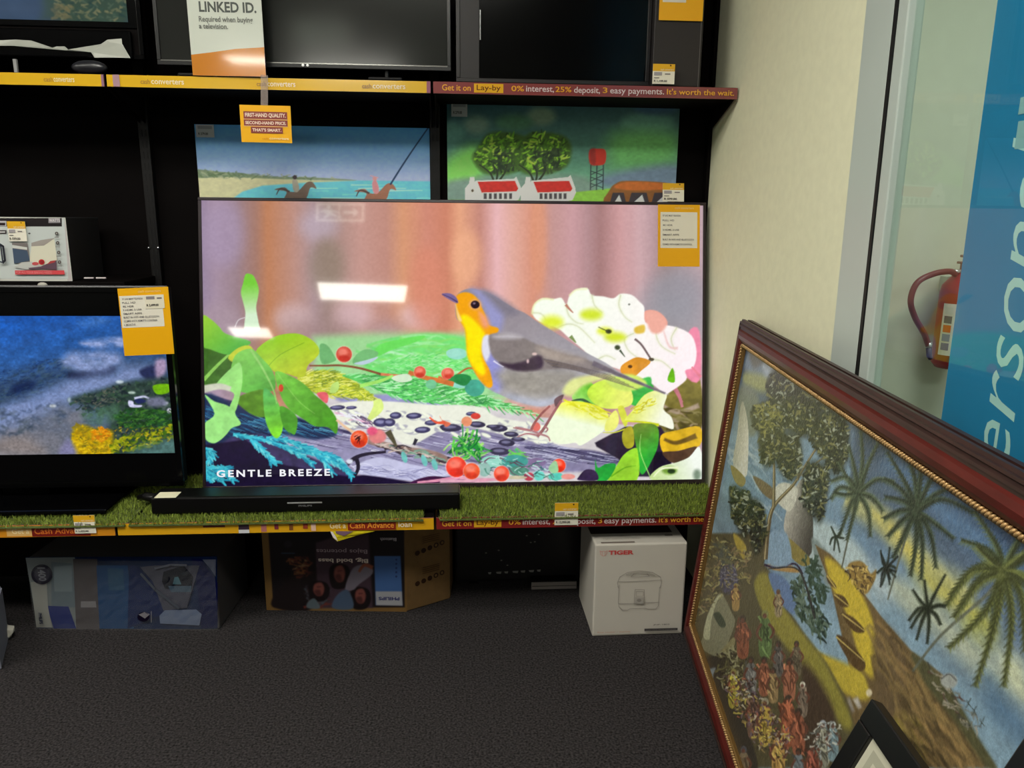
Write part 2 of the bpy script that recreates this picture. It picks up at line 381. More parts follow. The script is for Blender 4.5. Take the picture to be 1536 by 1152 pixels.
    for (x, y, a, b) in ((830, 505, 45, 14), (910, 505, 32, 10), (1080, 590, 44, 26), (1130, 590, 34, 24), (1165, 550, 34, 20), (1270, 552, 45, 18), (1320, 633, 46, 19), (1370, 592, 38, 16), (1480, 625, 52, 18), (1600, 540, 30, 12)):
        c.el(x, y, a, b, (62, 58, 96), ang=-.06); c.el(x-4, y-3, a*.6, b*.4, (150, 150, 190), 3, al=.8)
    c.z(660, 480, 3.746)
    for (x, y, a, b) in ((60, 605, 62, 22), (210, 587, 46, 18), (330, 608, 50, 20), (400, 642, 42, 16), (375, 690, 46, 20), (335, 738, 56, 22), (440, 670, 40, 12), (300, 600, 40, 12)):
        c.el(x, y, a, b, (58, 52, 78), ang=.05); c.el(x-4, y-4, a*.55, b*.4, (150, 148, 185), 3, al=.7)
    c.poly([(480, 700), (700, 720), (900, 740), (1020, 800), (900, 810), (600, 770)], (88, 82, 118), 5)
    c.spray([(470, 690), (700, 700), (1030, 770), (1030, 820), (560, 790)], 70, 120, 7, [(60, 56, 90), (150, 148, 180), (190, 190, 215)], .16, .08, bow=.1)
    c.poly([(0, 540), (30, 600), (60, 580), (10, 560)], (220, 110, 80)); c.el(200, 540, 28, 18, (225, 70, 60)); c.el(150, 570, 30, 28, (235, 150, 110)); c.el(541, 600, 24, 26, (222, 110, 100))
    c.st([(-10, 320), (60, 330), (160, 270), (230, 300)], 14, 8, (190, 110, 60)); c.berry(40, 302, 32); c.berry(205, 262, 22)
    c.el(95, 190, 58, 32, (150, 220, 200)); c.el(112, 338, 66, 34, (30, 140, 70)); c.poly([(48, 350), (110, 345), (178, 340), (150, 375), (90, 382)], (150, 225, 205)); c.el(195, 382, 56, 48, (70, 165, 140))
    # flowers on the right
    c.poly([(1240, 480), (1300, 370), (1380, 330), (1460, 325), (1460, 640), (1250, 640)], c.gr((1280, 380), (140, 128, 60), (1440, 600), (92, 84, 36)), 2); c.st([(1320, 380), (1345, 430), (1362, 490)], 24, 14, (196, 124, 130))
    c.st([(1240, 470), (1330, 520), (1455, 480)], 16, 28, (170, 150, 130), 4); c.spray([(1260, 500), (1450, 520), (1450, 630), (1250, 620)], 30, 80, 16, [(80, 70, 30), (140, 130, 80), (160, 140, 110)], .2, .5, 3)
    c.poly([(870, 690), (1040, 600), (1240, 600), (1320, 720), (1300, 800), (1180, 880), (1080, 880), (1000, 780), (880, 712)], (42, 30, 52), 2, False)
    c.poly([(1180, 740), (1300, 740), (1300, 830), (1180, 890)], (24, 14, 36), 2, False)
    c.poly([(1240, 650), (1330, 620), (1460, 600), (1460, 705), (1340, 735), (1255, 745)], (222, 178, 34)); c.st([(1260, 670), (1330, 690), (1440, 650)], 16, 30, (110, 84, 30), 3)
    c.poly([(1250, 745), (1340, 735), (1445, 712), (1370, 800), (1300, 800)], (84, 58, 42))
    c.poly([(1460, 715), (1464, 900), (1190, 900), (1230, 830), (1330, 800), (1400, 770)], c.gr((1200, 880), (200, 224, 150), (1430, 800), (244, 250, 240))); c.el(1290, 845, 42, 24, (120, 160, 60), 6); c.el(1300, 850, 22, 14, (40, 60, 30), 3)
    c.st([(1200, 880), (1250, 835), (1340, 830)], 6, 14, (235, 245, 200)); c.el(1445, 870, 22, 30, (120, 140, 120), 8)
    c.poly([(740, 430), (790, 370), (850, 350), (900, 440), (860, 480), (780, 470)], c.gr((760, 460), (170, 235, 120), (850, 370), (110, 200, 50)))
    c.st([(740, 455), (800, 448), (850, 480)], 8, 22, (60, 90, 60))
    c.poly([(1060, 380), (1170, 340), (1200, 400), (1120, 480), (1060, 460)], (60, 186, 70))
    c.poly([(828, 420), (850, 370), (920, 335), (1010, 330), (1062, 372), (1085, 440), (1060, 485), (960, 500), (880, 480)], c.gr((860, 360), (200, 236, 70), (1040, 400), (240, 246, 120)))
    c.poly([(600, 600), (640, 520), (680, 468), (740, 455), (850, 470), (930, 510), (948, 560), (920, 620), (860, 665), (790, 705), (760, 690), (690, 697), (620, 672)], c.gr((820, 460), (240, 240, 40), (790, 580), (242, 252, 220)))
    c.spray([(720, 470), (930, 510), (930, 550), (760, 500)], 30, 90, 9, [(225, 225, 40), (245, 245, 130)], .35, .3)
    c.poly([(930, 580), (960, 530), (990, 508), (1006, 560), (985, 612), (930, 626)], (238, 240, 120)); c.st([(915, 632), (980, 632), (1040, 612)], 4, 8, (205, 210, 60)); c.poly([(1000, 490), (1030, 485), (1055, 560), (1040, 600), (1010, 540)], (215, 220, 70))
    c.poly([(1040, 568), (1080, 510), (1150, 420), (1230, 395), (1275, 420), (1255, 500), (1300, 545), (1312, 612), (1250, 595), (1160, 570)], c.gr((1090, 470), (228, 236, 100), (1250, 540), (250, 252, 232)))
    c.st([(1040, 568), (1150, 575), (1230, 590)], 6, 16, (214, 222, 30)); c.spray([(1080, 500), (1200, 440), (1210, 470), (1100, 520)], 22, 40, 7, [(200, 190, 30), (240, 240, 60)], -.5, .6)
    c.poly([(1085, 600), (1150, 580), (1222, 600), (1226, 700), (1190, 790), (1140, 868), (1112, 820), (1104, 720)], c.gr((1110, 600), (110, 140, 40), (1180, 780), (40, 170, 50))); c.st([(1130, 640), (1125, 740), (1180, 880)], 3, 5, (170, 230, 120))
    c.poly([(1030, 620), (1080, 600), (1090, 700), (1052, 722), (1025, 682)], (176, 170, 40))
    c.poly([(1112, 740), (1085, 722), (1030, 760), (990, 822), (940, 900), (1106, 900)], (154, 216, 50)); c.st([(960, 880), (1040, 830), (1100, 820)], 10, 3, (110, 180, 30))
    c.poly([(872, 785), (888, 830), (935, 808), (990, 815), (940, 900), (880, 900)], (30, 160, 55)); c.poly([(780, 880), (820, 840), (875, 850), (885, 900), (780, 900)], (50, 34, 70))
    # white blossom mass
    c.z(640, 290, 3.572)
    W = [(565, 640), (578, 592), (620, 562), (680, 566), (722, 560), (748, 596), (765, 548), (800, 515), (860, 508), (885, 545), (945, 552), (1000, 562), (1040, 538), (1100, 545), (1142, 582), (1166, 612), (1172, 690), (1240, 700),
         (1340, 718), (1420, 762), (1446, 850), (1430, 930), (1385, 950), (1390, 1000), (1300, 1068), (1275, 1074), (1190, 1010), (1080, 960), (1010, 936), (900, 900), (840, 840), (760, 772), (700, 722), (600, 685)]
    c.poly([(1160, 640), (1235, 632), (1290, 690), (1260, 760), (1160, 760)], (236, 160, 144)); c.poly([(1400, 750), (1462, 740), (1464, 1000), (1380, 960)], (240, 138, 168), 3)
    c.poly(W, c.gr((800, 600), (250, 255, 240), (1420, 900), (255, 242, 246)), 2)
    for q in ([(748, 596), (760, 650), (800, 690), (840, 700)], [(885, 545), (900, 600), (940, 640)], [(1040, 545), (1030, 600), (1060, 660), (1100, 690)], [(700, 720), (760, 700), (820, 720), (900, 800)], [(1110, 750), (1060, 780), (1080, 840), (1130, 880)], [(1240, 700), (1230, 760), (1260, 820), (1330, 860)], [(1340, 720), (1310, 780), (1330, 840)], [(900, 900), (960, 870), (1010, 890)], [(565, 640), (620, 650), (660, 720)], [(1200, 890), (1260, 900), (1330, 960)]):
        c.st(q, 16, 5, (226, 232, 190), 7, .55); c.st(q, 5, 2, (190, 196, 150), 2.5, .6)
    c.st([(565, 645), (578, 595), (622, 566), (680, 570)], 8, 8, (232, 236, 170), 4, .8); c.st([(765, 548), (800, 518), (860, 512)], 8, 8, (240, 240, 180), 4, .8)
    for q in ([(1172, 640), (1236, 634), (1288, 690), (1255, 745), (1200, 740)],): c.poly(q, (240, 172, 156), 6)
    c.st([(745, 596), (765, 620), (785, 640)], 16, 6, (190, 130, 110)); c.el(672, 690, 58, 34, (226, 240, 60), 14); c.el(882, 650, 58, 30, (214, 232, 50), 12); c.el(1010, 770, 56, 26, (214, 230, 40), 12); c.el(955, 738, 40, 20, (224, 236, 50), 10)
    c.el(975, 740, 16, 12, (60, 60, 30), 3); c.st([(920, 716), (945, 728), (970, 738)], 4, 6, (80, 80, 40)); c.el(1022, 826, 15, 13, (70, 80, 50), 3); c.st([(1035, 840), (1062, 876)], 12, 4, (70, 84, 60)); c.el(1085, 595, 6, 5, (120, 120, 110))
    c.st([(1115, 780), (1150, 810), (1190, 870), (1204, 892)], 12, 10, (120, 100, 100)); c.el(1204, 890, 15, 9, (90, 80, 60)); c.poly([(1115, 720), (1165, 705), (1165, 745), (1120, 750)], (226, 190, 70), 4)
    c.st([(1270, 740), (1300, 820), (1345, 830)], 6, 12, (240, 200, 196), 4); c.st([(1420, 930), (1470, 985)], 10, 16, (236, 130, 150)); c.st([(1330, 1050), (1370, 1120)], 18, 10, (200, 120, 130))
    c.poly([(1040, 930), (1085, 895), (1135, 878), (1200, 902), (1150, 950), (1100, 990), (1050, 975)], (224, 150, 46)); c.el(1090, 928, 12, 9, (90, 60, 30))
    c.poly([(1130, 1010), (1200, 985), (1190, 1060), (1110, 1080)], (70, 190, 80), 3); c.poly([(1290, 1000), (1318, 935), (1330, 1010)], (110, 190, 30)); c.st([(770, 765), (800, 800)], 22, 6, (130, 150, 90))
    c.poly([(960, 985), (1100, 970), (1180, 1020), (1090, 1060), (1000, 1040)], (210, 236, 110), 5)
    # the bird
    c.z(650, 400, 4.43)
    B = [(160, 186), (200, 156), (250, 145), (320, 158), (400, 190), (480, 240), (548, 282), (609, 308), (697, 368), (874, 478), (1010, 567), (1147, 640), (1245, 705), (1382, 766), (1530, 839), (1552, 845), (1345, 757), (1227, 731), (1120, 720),
         (1014, 731), (944, 758), (873, 851), (802, 909), (704, 929), (563, 899), (456, 857), (350, 800), (290, 730), (250, 650), (228, 590), (220, 500), (210, 420), (185, 370), (155, 345), (146, 290), (148, 245)]
    c.poly(B, c.gr((500, 300), (150, 140, 148), (650, 880), (172, 170, 176)), 1.5)
    c.poly([(250, 150), (330, 165), (420, 215), (470, 300), (440, 430), (370, 380), (340, 290), (300, 210)], (152, 152, 200), 14); c.poly([(330, 158), (420, 195), (560, 300), (480, 320), (380, 230)], (128, 122, 136), 16)
    c.poly([(380, 560), (440, 620), (470, 760), (420, 830), (360, 740), (340, 640)], (150, 150, 215), 14)
    c.poly([(450, 690), (900, 690), (930, 760), (820, 860), (600, 860), (470, 800)], (160, 154, 146), 22); c.poly([(500, 850), (700, 890), (820, 870), (720, 930), (560, 900)], (186, 190, 206), 12)
    c.poly([(860, 830), (930, 745), (1120, 715), (1200, 728), (1000, 790), (920, 860)], (226, 232, 150), 8)
    c.poly([(158, 190), (210, 170), (262, 184), (300, 222), (322, 270), (345, 320), (368, 385), (430, 408), (424, 438), (366, 458), (336, 500), (325, 560), (345, 630), (375, 690), (394, 785), (360, 802), (300, 742), (255, 662), (228, 590), (220, 510),
            (212, 420), (183, 370), (158, 335), (150, 250)], (246, 166, 10), 3)
    c.poly([(300, 300), (350, 330), (372, 390), (330, 400)], (240, 160, 120), 10)
    c.poly([(180, 330), (240, 330), (340, 440), (322, 520), (322, 600), (345, 690), (320, 720), (262, 664), (228, 590), (220, 500), (212, 420)], (255, 232, 0), 7)
    c.poly([(148, 250), (165, 300), (190, 360), (165, 350)], (255, 220, 150), 4); c.el(278, 252, 42, 38, (236, 170, 120), 6, al=.8); c.el(278, 252, 30, 27, (36, 14, 30)); c.el(272, 244, 8, 6, (150, 130, 150), 2)
    c.poly([(55, 182), (108, 177), (150, 202), (166, 238), (148, 240), (100, 215)], (120, 100, 150)); c.st([(60, 184), (110, 205), (160, 235)], 3, 6, (60, 40, 80))
    c.poly([(330, 470), (372, 458), (380, 560), (352, 628), (322, 560)], (226, 226, 240), 5)
    c.poly([(370, 462), (450, 445), (570, 462), (700, 520), (850, 575), (1000, 610), (1200, 690), (1000, 690), (850, 680), (700, 690), (600, 694), (520, 682), (440, 642), (385, 580)], (134, 124, 122), 5)
    c.poly([(400, 460), (500, 445), (590, 470), (500, 480), (420, 475)], (196, 190, 196), 10); c.poly([(700, 530), (900, 580), (1010, 620), (860, 640), (730, 600)], (170, 156, 146), 14)
    c.poly([(440, 635), (520, 645), (620, 622), (680, 590), (722, 600), (728, 660), (680, 688), (560, 692), (480, 668)], (66, 50, 66), 6); c.st([(400, 626), (430, 646), (466, 666)], 10, 4, (226, 222, 240))
    c.el(672, 580, 16, 9, (226, 196, 190), 3); c.el(628, 628, 8, 14, (220, 190, 190), 3)
    for k in range(7): c.st([(720+12*k, 610+9*k), (900+10*k, 650+7*k), (1180+30*k, 720+16*k)], 7, 3, (94+8*(k % 3), 84+6*(k % 3), 88), 1.5, .8)
    c.st([(1060, 640), (1250, 725), (1540, 842)], 34, 12, (112, 102, 112), 3)
    c.poly([(806, 880), (866, 850), (840, 910), (812, 930)], (110, 84, 88))
    c.st([(775, 925), (712, 985), (665, 1052), (650, 1090)], 14, 18, (158, 96, 92)); c.st([(850, 890), (790, 985), (735, 1075), (690, 1130)], 16, 20, (152, 100, 100))
    for q in ([(700, 1110), (640, 1085), (545, 1065)], [(690, 1120), (620, 1110), (560, 1130)], [(700, 1110), (760, 1130), (775, 1160)], [(740, 1060), (760, 1080), (745, 1100)], [(650, 1090), (580, 1080), (530, 1070)]): c.st(q, 14, 7, (176, 120, 124))
    # lower left: cypress fronds, leaves
    c.z(290, 480, 3.84)
    c.poly([(60, 430), (300, 520), (600, 560), (830, 650), (700, 690), (500, 660), (250, 660), (60, 760)], (30, 48, 84), 6)
    c.spray([(60, 500), (260, 540), (700, 600), (830, 660), (480, 670), (250, 640), (60, 640)], 160, 110, 7, [(46, 112, 150), (30, 80, 120), (80, 150, 180), (18, 24, 60)], .35, .2, bow=.2)
    c.poly([(60, 720), (300, 690), (500, 830), (880, 900), (1000, 890), (1300, 940), (1300, 990), (60, 990)], (22, 10, 44), 4, False)
    c.poly([(945, 832), (1080, 790), (1250, 830), (1450, 870), (1480, 895), (1280, 925), (1100, 905), (940, 882)], (196, 196, 226), 2)
    c.spray([(960, 840), (1440, 870), (1280, 915), (1000, 880)], 40, 120, 5, [(120, 118, 160), (160, 160, 200), (225, 225, 245)], .12, .1)
    c.poly([(1250, 935), (1360, 900), (1480, 905), (1540, 880), (1600, 900), (1600, 950), (1300, 950)], (60, 20, 60)); c.st([(1290, 935), (1400, 925), (1536, 905)], 10, 22, (230, 150, 180)); c.st([(1536, 905), (1650, 920), (1800, 915)], 24, 14, (225, 160, 180))
    c.st([(885, 830), (940, 790), (1010, 770), (1110, 760)], 26, 14, (36, 28, 48)); c.st([(940, 800), (950, 850), (930, 900)], 26, 16, (30, 22, 44)); c.el(900, 815, 20, 14, (220, 225, 240), 3)
    T1, T2 = (62, 190, 208), (30, 140, 170)
    for q in ([(230, 660), (400, 690), (560, 740), (700, 770)], [(330, 690), (400, 760), (480, 825)], [(420, 680), (560, 700), (720, 760), (840, 810), (915, 905)], [(500, 720), (600, 770), (690, 830)], [(620, 730), (720, 780), (800, 880)],
              [(350, 700), (430, 780), (450, 820)], [(560, 700), (700, 770), (830, 830), (900, 880)], [(70, 740), (110, 770), (100, 800)], [(75, 760), (90, 800), (70, 830)], [(70, 850), (150, 870), (230, 925)], [(70, 860), (120, 900), (170, 925)], [(70, 880), (90, 905), (110, 915)], [(150, 850), (200, 860), (120, 850)]):
        c.frond(q, 18, 34, [T1, T2, (110, 215, 220), (40, 160, 190)], .45); c.st([(a, b-4) for a, b in q], 9, 4, T1)
    c.poly([(60, 130), (140, 160), (210, 210), (240, 330), (150, 360), (60, 400)], (66, 110, 40))
    c.st([(60, 345), (140, 260), (215, 190)], 22, 12, (140, 200, 90))
    c.poly([(52, -20), (100, -5), (150, 40), (190, 80), (330, 125), (270, 170), (200, 200), (100, 170), (52, 140)], c.gr((80, 0), (150, 205, 60), (240, 170), (90, 180, 70)))
    c.poly([(360, 180), (440, 110), (520, 82), (610, 80), (690, 120), (728, 178), (700, 225), (660, 262), (640, 322), (600, 330), (540, 310), (470, 300), (410, 240)], c.gr((500, 100), (150, 205, 40), (620, 300), (190, 205, 50)))
    c.st([(420, 280), (500, 200), (640, 130)], 4, 3, (120, 170, 30)); c.poly([(200, 220), (260, 160), (330, 150), (350, 220), (280, 260)], (196, 208, 60))
    c.poly([(240, 205), (330, 165), (390, 215), (460, 300), (470, 400), (400, 412), (330, 424), (250, 400), (215, 320)], c.gr((280, 200), (130, 205, 90), (400, 400), (96, 180, 70)))
    c.poly([(250, 450), (420, 400), (450, 520), (560, 660), (460, 560), (380, 560), (300, 520)], (90, 140, 36), 2)
    c.poly([(470, 300), (560, 322), (640, 370), (700, 430), (770, 490), (828, 575), (824, 655), (775, 618), (700, 612), (640, 575), (560, 520), (505, 440)], c.gr((520, 320), (120, 200, 70), (760, 600), (76, 150, 36)))
    c.poly([(404, 400), (450, 420), (490, 480), (516, 560), (512, 640), (482, 682), (445, 650), (412, 560)], c.gr((420, 420), (90, 180, 90), (480, 650), (130, 220, 50)))
    c.poly([(498, 500), (560, 520), (600, 570), (588, 655), (560, 650), (518, 612)], (80, 160, 44)); c.st([(330, 170), (400, 280), (460, 400), (480, 480)], 14, 8, (150, 210, 110)); c.st([(480, 300), (600, 460), (700, 540)], 3, 2, (150, 210, 100))
    c.poly([(150, 345), (215, 280), (268, 246), (284, 330), (270, 430), (240, 530), (208, 505), (236, 430), (190, 402), (130, 385)], (156, 226, 124))
    c.poly([(65, 432), (120, 468), (190, 490), (235, 520), (245, 550), (274, 600), (222, 622), (190, 660), (150, 696), (112, 710), (70, 684), (62, 600), (122, 540)], (160, 232, 132))
    c.st([(60, 398), (150, 382), (215, 398)], 44, 26, (206, 208, 188), 3); c.el(505, 392, 14, 22, (215, 70, 40))
    c.z(290, 290, 3.84); c.poly([(300, 468), (325, 464), (350, 480), (376, 545), (372, 600), (362, 660), (376, 745), (380, 790), (298, 790), (300, 690), (285, 620), (274, 570), (286, 520)], c.gr((320, 520), (120, 205, 60), (330, 700), (214, 238, 206)))
    c.st([(240, 770), (260, 730), (300, 715)], 6, 5, (210, 200, 205)); c.z(290, 480, 3.84)
    c.poly([(728, 145), (770, 145), (812, 205), (818, 235), (740, 250)], (110, 176, 110)); c.poly([(918, 232), (950, 190), (1000, 168), (1062, 185), (1050, 215), (990, 232), (930, 255)], (120, 190, 120)); c.poly([(925, 250), (1000, 230), (1062, 212), (1040, 235), (980, 258)], (190, 210, 225))
    c.st([(668, 263), (760, 263), (850, 262), (960, 278), (1080, 312)], 10, 14, (136, 84, 56)); c.st([(1080, 312), (1180, 320), (1260, 318)], 16, 10, (226, 130, 90)); c.st([(1240, 300), (1330, 330), (1420, 350), (1500, 370)], 22, 30, (216, 120, 60))
    c.berry(868, 198, 46, (215, 84, 66)); c.berry(1305, 300, 34, (226, 96, 70)); c.berry(1470, 308, 32, (222, 100, 76)); c.poly([(1480, 340), (1540, 310), (1600, 330), (1560, 380)], (40, 140, 70)); c.el(1370, 370, 32, 28, (120, 200, 150)); c.el(1500, 190, 44, 24, (160, 225, 205))
    c.poly([(1140, 330), (1230, 310), (1260, 345), (1190, 360)], (216, 236, 206)); c.st([(960, 380), (1080, 350), (1150, 320)], 22, 14, (170, 235, 110)); c.poly([(785, 415), (800, 370), (835, 355), (838, 395), (815, 420)], (190, 225, 120))
    c.poly([(1000, 580), (1035, 500), (1040, 465), (1080, 455), (1095, 510), (1050, 560)], (214, 234, 130)); c.poly([(710, 425), (760, 415), (778, 440), (765, 480)], (235, 100, 110))
    c.st([(825, 575), (880, 620), (930, 650)], 12, 16, (236, 196, 160)); c.spray([(800, 520), (1000, 560), (1100, 640), (950, 600)], 26, 90, 7, [(230, 170, 200), (70, 50, 90), (240, 240, 250)], .35, .3)
    c.st([(1000, 690), (1100, 720), (1220, 745), (1400, 775), (1500, 830)], 40, 30, (150, 122, 112), 3); c.spray([(1000, 700), (1240, 735), (1500, 800), (1500, 850), (1200, 770)], 60, 70, 12, [(50, 40, 50), (210, 190, 180), (120, 160, 140), (90, 70, 70)], .25, .4)
    c.el(1060, 670, 52, 42, (226, 130, 130), 4); c.el(1030, 640, 30, 24, (240, 90, 130), 4); c.st([(1120, 640), (1150, 690), (1170, 730)], 40, 10, (90, 84, 60)); c.berry(955, 686, 50, (236, 74, 24)); c.spray([(935, 665), (975, 665), (975, 700), (935, 700)], 6, 30, 8, [(60, 10, 10)], .8, 1.5)
    for x, y in ((1215, 790), (1330, 810), (1390, 832)): c.el(x, y, 16, 34, (110, 190, 184), ang=-.3)
    c.st([(1285, 685), (1270, 720)], 20, 16, (50, 46, 60)); c.st([(1360, 560), (1400, 590), (1450, 590)], 8, 20, (230, 90, 60))
    c.z(660, 480, 3.746)
    c.spray([(60, 720), (120, 640), (180, 640), (250, 700), (220, 790), (120, 790)], 60, 80, 14, [(30, 140, 50), (90, 200, 70), (20, 100, 50), (170, 230, 120)], .9, 1.6)
    c.spray([(410, 740), (480, 730), (490, 790), (420, 790)], 16, 50, 12, [(110, 210, 90), (80, 190, 120)], .9, 1.2)
    for x, y, a, b, q in ((300, 795, 70, 34, (150, 214, 196)), (420, 795, 76, 38, (70, 160, 150)), (440, 850, 60, 28, (90, 150, 130)), (555, 875, 34, 28, (110, 220, 205)), (650, 878, 42, 24, (90, 205, 185)), (545, 800, 50, 26, (130, 110, 150)), (500, 880, 30, 24, (190, 60, 80)), (720, 880, 40, 16, (230, 150, 140)), (430, 885, 60, 10, (200, 190, 160)), (250, 840, 36, 40, (150, 190, 180))): c.el(x, y, a, b, q)
    c.spray([(240, 770), (700, 800), (700, 890), (240, 880)], 50, 50, 8, [(40, 100, 100), (190, 235, 225), (110, 60, 90), (70, 130, 110)], .2, .7)
    c.berry(92, 826, 58, (242, 64, 44)); c.berry(178, 850, 46, (244, 92, 50)); c.berry(346, 864, 44, (244, 84, 56)); c.berry(668, 818, 38, (238, 62, 30)); c.poly([(610, 830), (650, 790), (665, 850), (630, 860)], (150, 200, 150)); c.st([(0, 905), (150, 905), (280, 915)], 18, 10, (226, 170, 190))
    lowr = np.clip((c.Y/c.h-.45)*6, 0, 1)[..., None]; lum = np.clip(c.a.mean(2, keepdims=True)/255, 0, 1); lowr = lowr*(1-lum**1.5)*1.6; c.a *= 1+lowr*((.26*(fbm(c.w, c.h, 9, 7, 15, 3)-.5)+.12*(fbm(c.w, c.h, 30, 22, 16, 2)-.5))[..., None])
    c.a += (fbm(c.w, c.h, 3, 3, 5, 2)-.5)[..., None]*10
    return c

def art_valley(pl, w, h, T):
    """misty wooded hillside; T maps the zoomed drawing frame onto the panel"""
    c = Cv(pl, w, h).z(*T); n1 = fbm(w, h, 14, 9, 21, 5); n2 = fbm(w, h, 60, 40, 4, 4)
    t = np.clip(c.Y/h, 0, 1)[..., None]; x = (c.X/w)[..., None]
    top = np.array([16, 92, 196.])*(1-x)+np.array([34, 84, 156.])*x; c.a[:] = top*(1-t)**1.1+np.array([96, 102, 116.])*(1-(1-t)**1.1)
    def shade(k, g): c.a *= (1-k)+2*k*g[..., None]
    shade(.22, n1)
    TR = [(40, 52, 66), (24, 36, 54), (58, 72, 84), (70, 80, 84)]
    c.poly([(560, 420), (1250, 380), (1290, 600), (900, 620), (300, 640), (0, 760), (0, 560)], (48, 66, 92), 30, al=.6)
    c.spray([(0, 560), (300, 430), (560, 380), (860, 400), (860, 520), (500, 560), (0, 800)], 170, 50, 20, [(40, 62, 92), (26, 44, 80), (66, 90, 110), (50, 76, 90)], -.25, .4, 3, .5)
    c.poly([(510, 500), (640, 470), (850, 440), (840, 510), (640, 540), (520, 540)], (22, 32, 64), 12); c.poly([(120, 580), (250, 560), (240, 620), (90, 660)], (20, 38, 80), 14)
    mist = (150, 168, 218)
    c.poly([(600, 275), (760, 245), (930, 235), (1010, 270), (930, 292), (740, 305)], mist, 12, tex=.6, tseed=8, ts=(20, 8)); c.poly([(590, 130), (700, 80), (820, 100), (760, 130), (660, 150)], (80, 130, 200), 20, al=.6, tex=.8, tseed=9, ts=(12, 8))
    c.poly([(455, 420), (530, 350), (640, 350), (870, 340), (910, 420), (820, 470), (680, 490), (560, 465)], (140, 158, 206), 22, tex=.45, tseed=10, ts=(24, 12))
    c.poly([(-20, 780), (300, 660), (520, 560), (700, 520), (860, 500), (940, 440), (1160, 440), (1170, 500), (1020, 560), (840, 620), (640, 690), (420, 770), (200, 900), (-20, 960)], (134, 152, 200), 30, tex=.35, tseed=11, ts=(40, 16), al=.9)
    c.poly([(-20, 960), (200, 860), (460, 760), (640, 760), (620, 900), (500, 1000), (560, 1110), (-20, 1110)], (122, 122, 132), 40, tex=.4, tseed=12, ts=(30, 16), al=.85)
    c.poly([(-20, 1000), (120, 960), (260, 1010), (340, 1110), (-20, 1110)], (150, 136, 130), 30, al=.7); c.spray([(0, 780), (430, 720), (560, 800), (420, 900), (0, 980)], 60, 50, 20, [(60, 74, 92), (80, 92, 100), (44, 60, 84)], -.1, .6, 6, .5)
    c.poly([(1050, 480), (1170, 440), (1175, 540), (1090, 540)], (36, 44, 84), 8); c.poly([(1168, 410), (1245, 400), (1245, 490), (1180, 545)], (168, 146, 180), 10)
    c.poly([(520, 700), (800, 610), (900, 570), (1000, 560), (1160, 540), (1280, 560), (1330, 900), (1330, 1110), (700, 1110), (820, 900), (780, 780)], (46, 66, 60), 14)
    c.spray([(520, 700), (900, 580), (1290, 540), (1330, 860), (900, 1000), (800, 860), (600, 800)], 260, 44, 24, [(30, 50, 44), (60, 86, 70), (22, 34, 44), (80, 96, 90), (50, 80, 56)], -.1, .7, 3, .8)
    c.poly([(1155, 590), (1270, 582), (1272, 640), (1200, 660), (1160, 640)], (118, 186, 10), 3)
    c.spray([(850, 800), (1000, 760), (1200, 770), (1330, 830), (1330, 900), (960, 920)], 120, 60, 26, [(40, 96, 34), (24, 60, 24), (64, 120, 40), (30, 76, 40)], -.1, .5, 2, .85)
    c.poly([(965, 705), (1000, 712), (1010, 735), (1065, 740), (1050, 755), (975, 752)], (214, 214, 250), 2.5); c.st([(1010, 690), (1080, 675), (1120, 690)], 20, 12, (206, 210, 240), 3); c.poly([(1010, 700), (1060, 690), (1100, 710), (1040, 730)], (30, 40, 90), 3); c.el(990, 645, 26, 10, (180, 200, 190), 4); c.el(1238, 725, 26, 14, (196, 200, 224), 5); c.el(1272, 780, 18, 18, (220, 214, 236), 4); c.poly([(1110, 690), (1220, 680), (1240, 740), (1120, 745)], (112, 116, 140), 8)
    c.el(398, 745, 22, 10, (214, 220, 222), 6); c.el(520, 700, 10, 16, (170, 190, 200), 6); c.el(900, 565, 28, 12, (210, 226, 236), 5)
    c.poly([(620, 800), (800, 750), (900, 780), (820, 880), (680, 880)], (80, 120, 96), 20, al=.7, tex=.5, tseed=13, ts=(10, 8))
    c.poly([(560, 910), (640, 890), (760, 940), (840, 930), (850, 1040), (820, 1110), (570, 1110), (540, 1000)], (176, 150, 10), 10)
    c.spray([(550, 900), (640, 890), (640, 990), (840, 1000), (820, 1110), (570, 1110), (560, 960)], 110, 40, 24, [(214, 176, 0), (190, 150, 6), (226, 190, 20), (150, 130, 20)], 0, .8, 2, .9)
    c.spray([(700, 940), (780, 900), (830, 960), (780, 1010), (700, 1000)], 46, 40, 24, [(226, 140, 0), (200, 120, 10), (236, 160, 20)], 0, .8, 2, .9)
    c.spray([(820, 1040), (960, 960), (1100, 920), (1320, 880), (1320, 980), (1100, 1060), (860, 1100)], 140, 40, 22, [(150, 160, 10), (110, 130, 20), (60, 100, 20), (176, 176, 20), (40, 80, 20)], -.2, .7, 2, .9)
    c.poly([(1000, 1110), (1100, 1040), (1330, 1000), (1340, 1110)], (84, 124, 120), 24, tex=.4, tseed=14, ts=(14, 8)); c.poly([(450, 1110), (470, 1040), (520, 1000), (580, 1110)], (132, 130, 170), 14)
    c.spray([(0, 470), (440, 380), (540, 520), (0, 700)], 150, 30, 10, [(30, 60, 110), (20, 44, 90), (60, 90, 120)], -.3, .4, 2, .5, bow=.3)
    c.spray([(540, 690), (860, 600), (900, 720), (640, 780)], 90, 26, 12, [(26, 38, 50), (88, 96, 90), (44, 60, 56), (110, 104, 92)], -.1, .8, 1.5, .7, bow=.3)
    c.spray([(850, 800), (1320, 780), (1320, 920), (900, 900)], 120, 24, 10, [(20, 50, 20), (74, 130, 44), (40, 84, 34)], .1, .8, 1.5, .8, bow=.3)
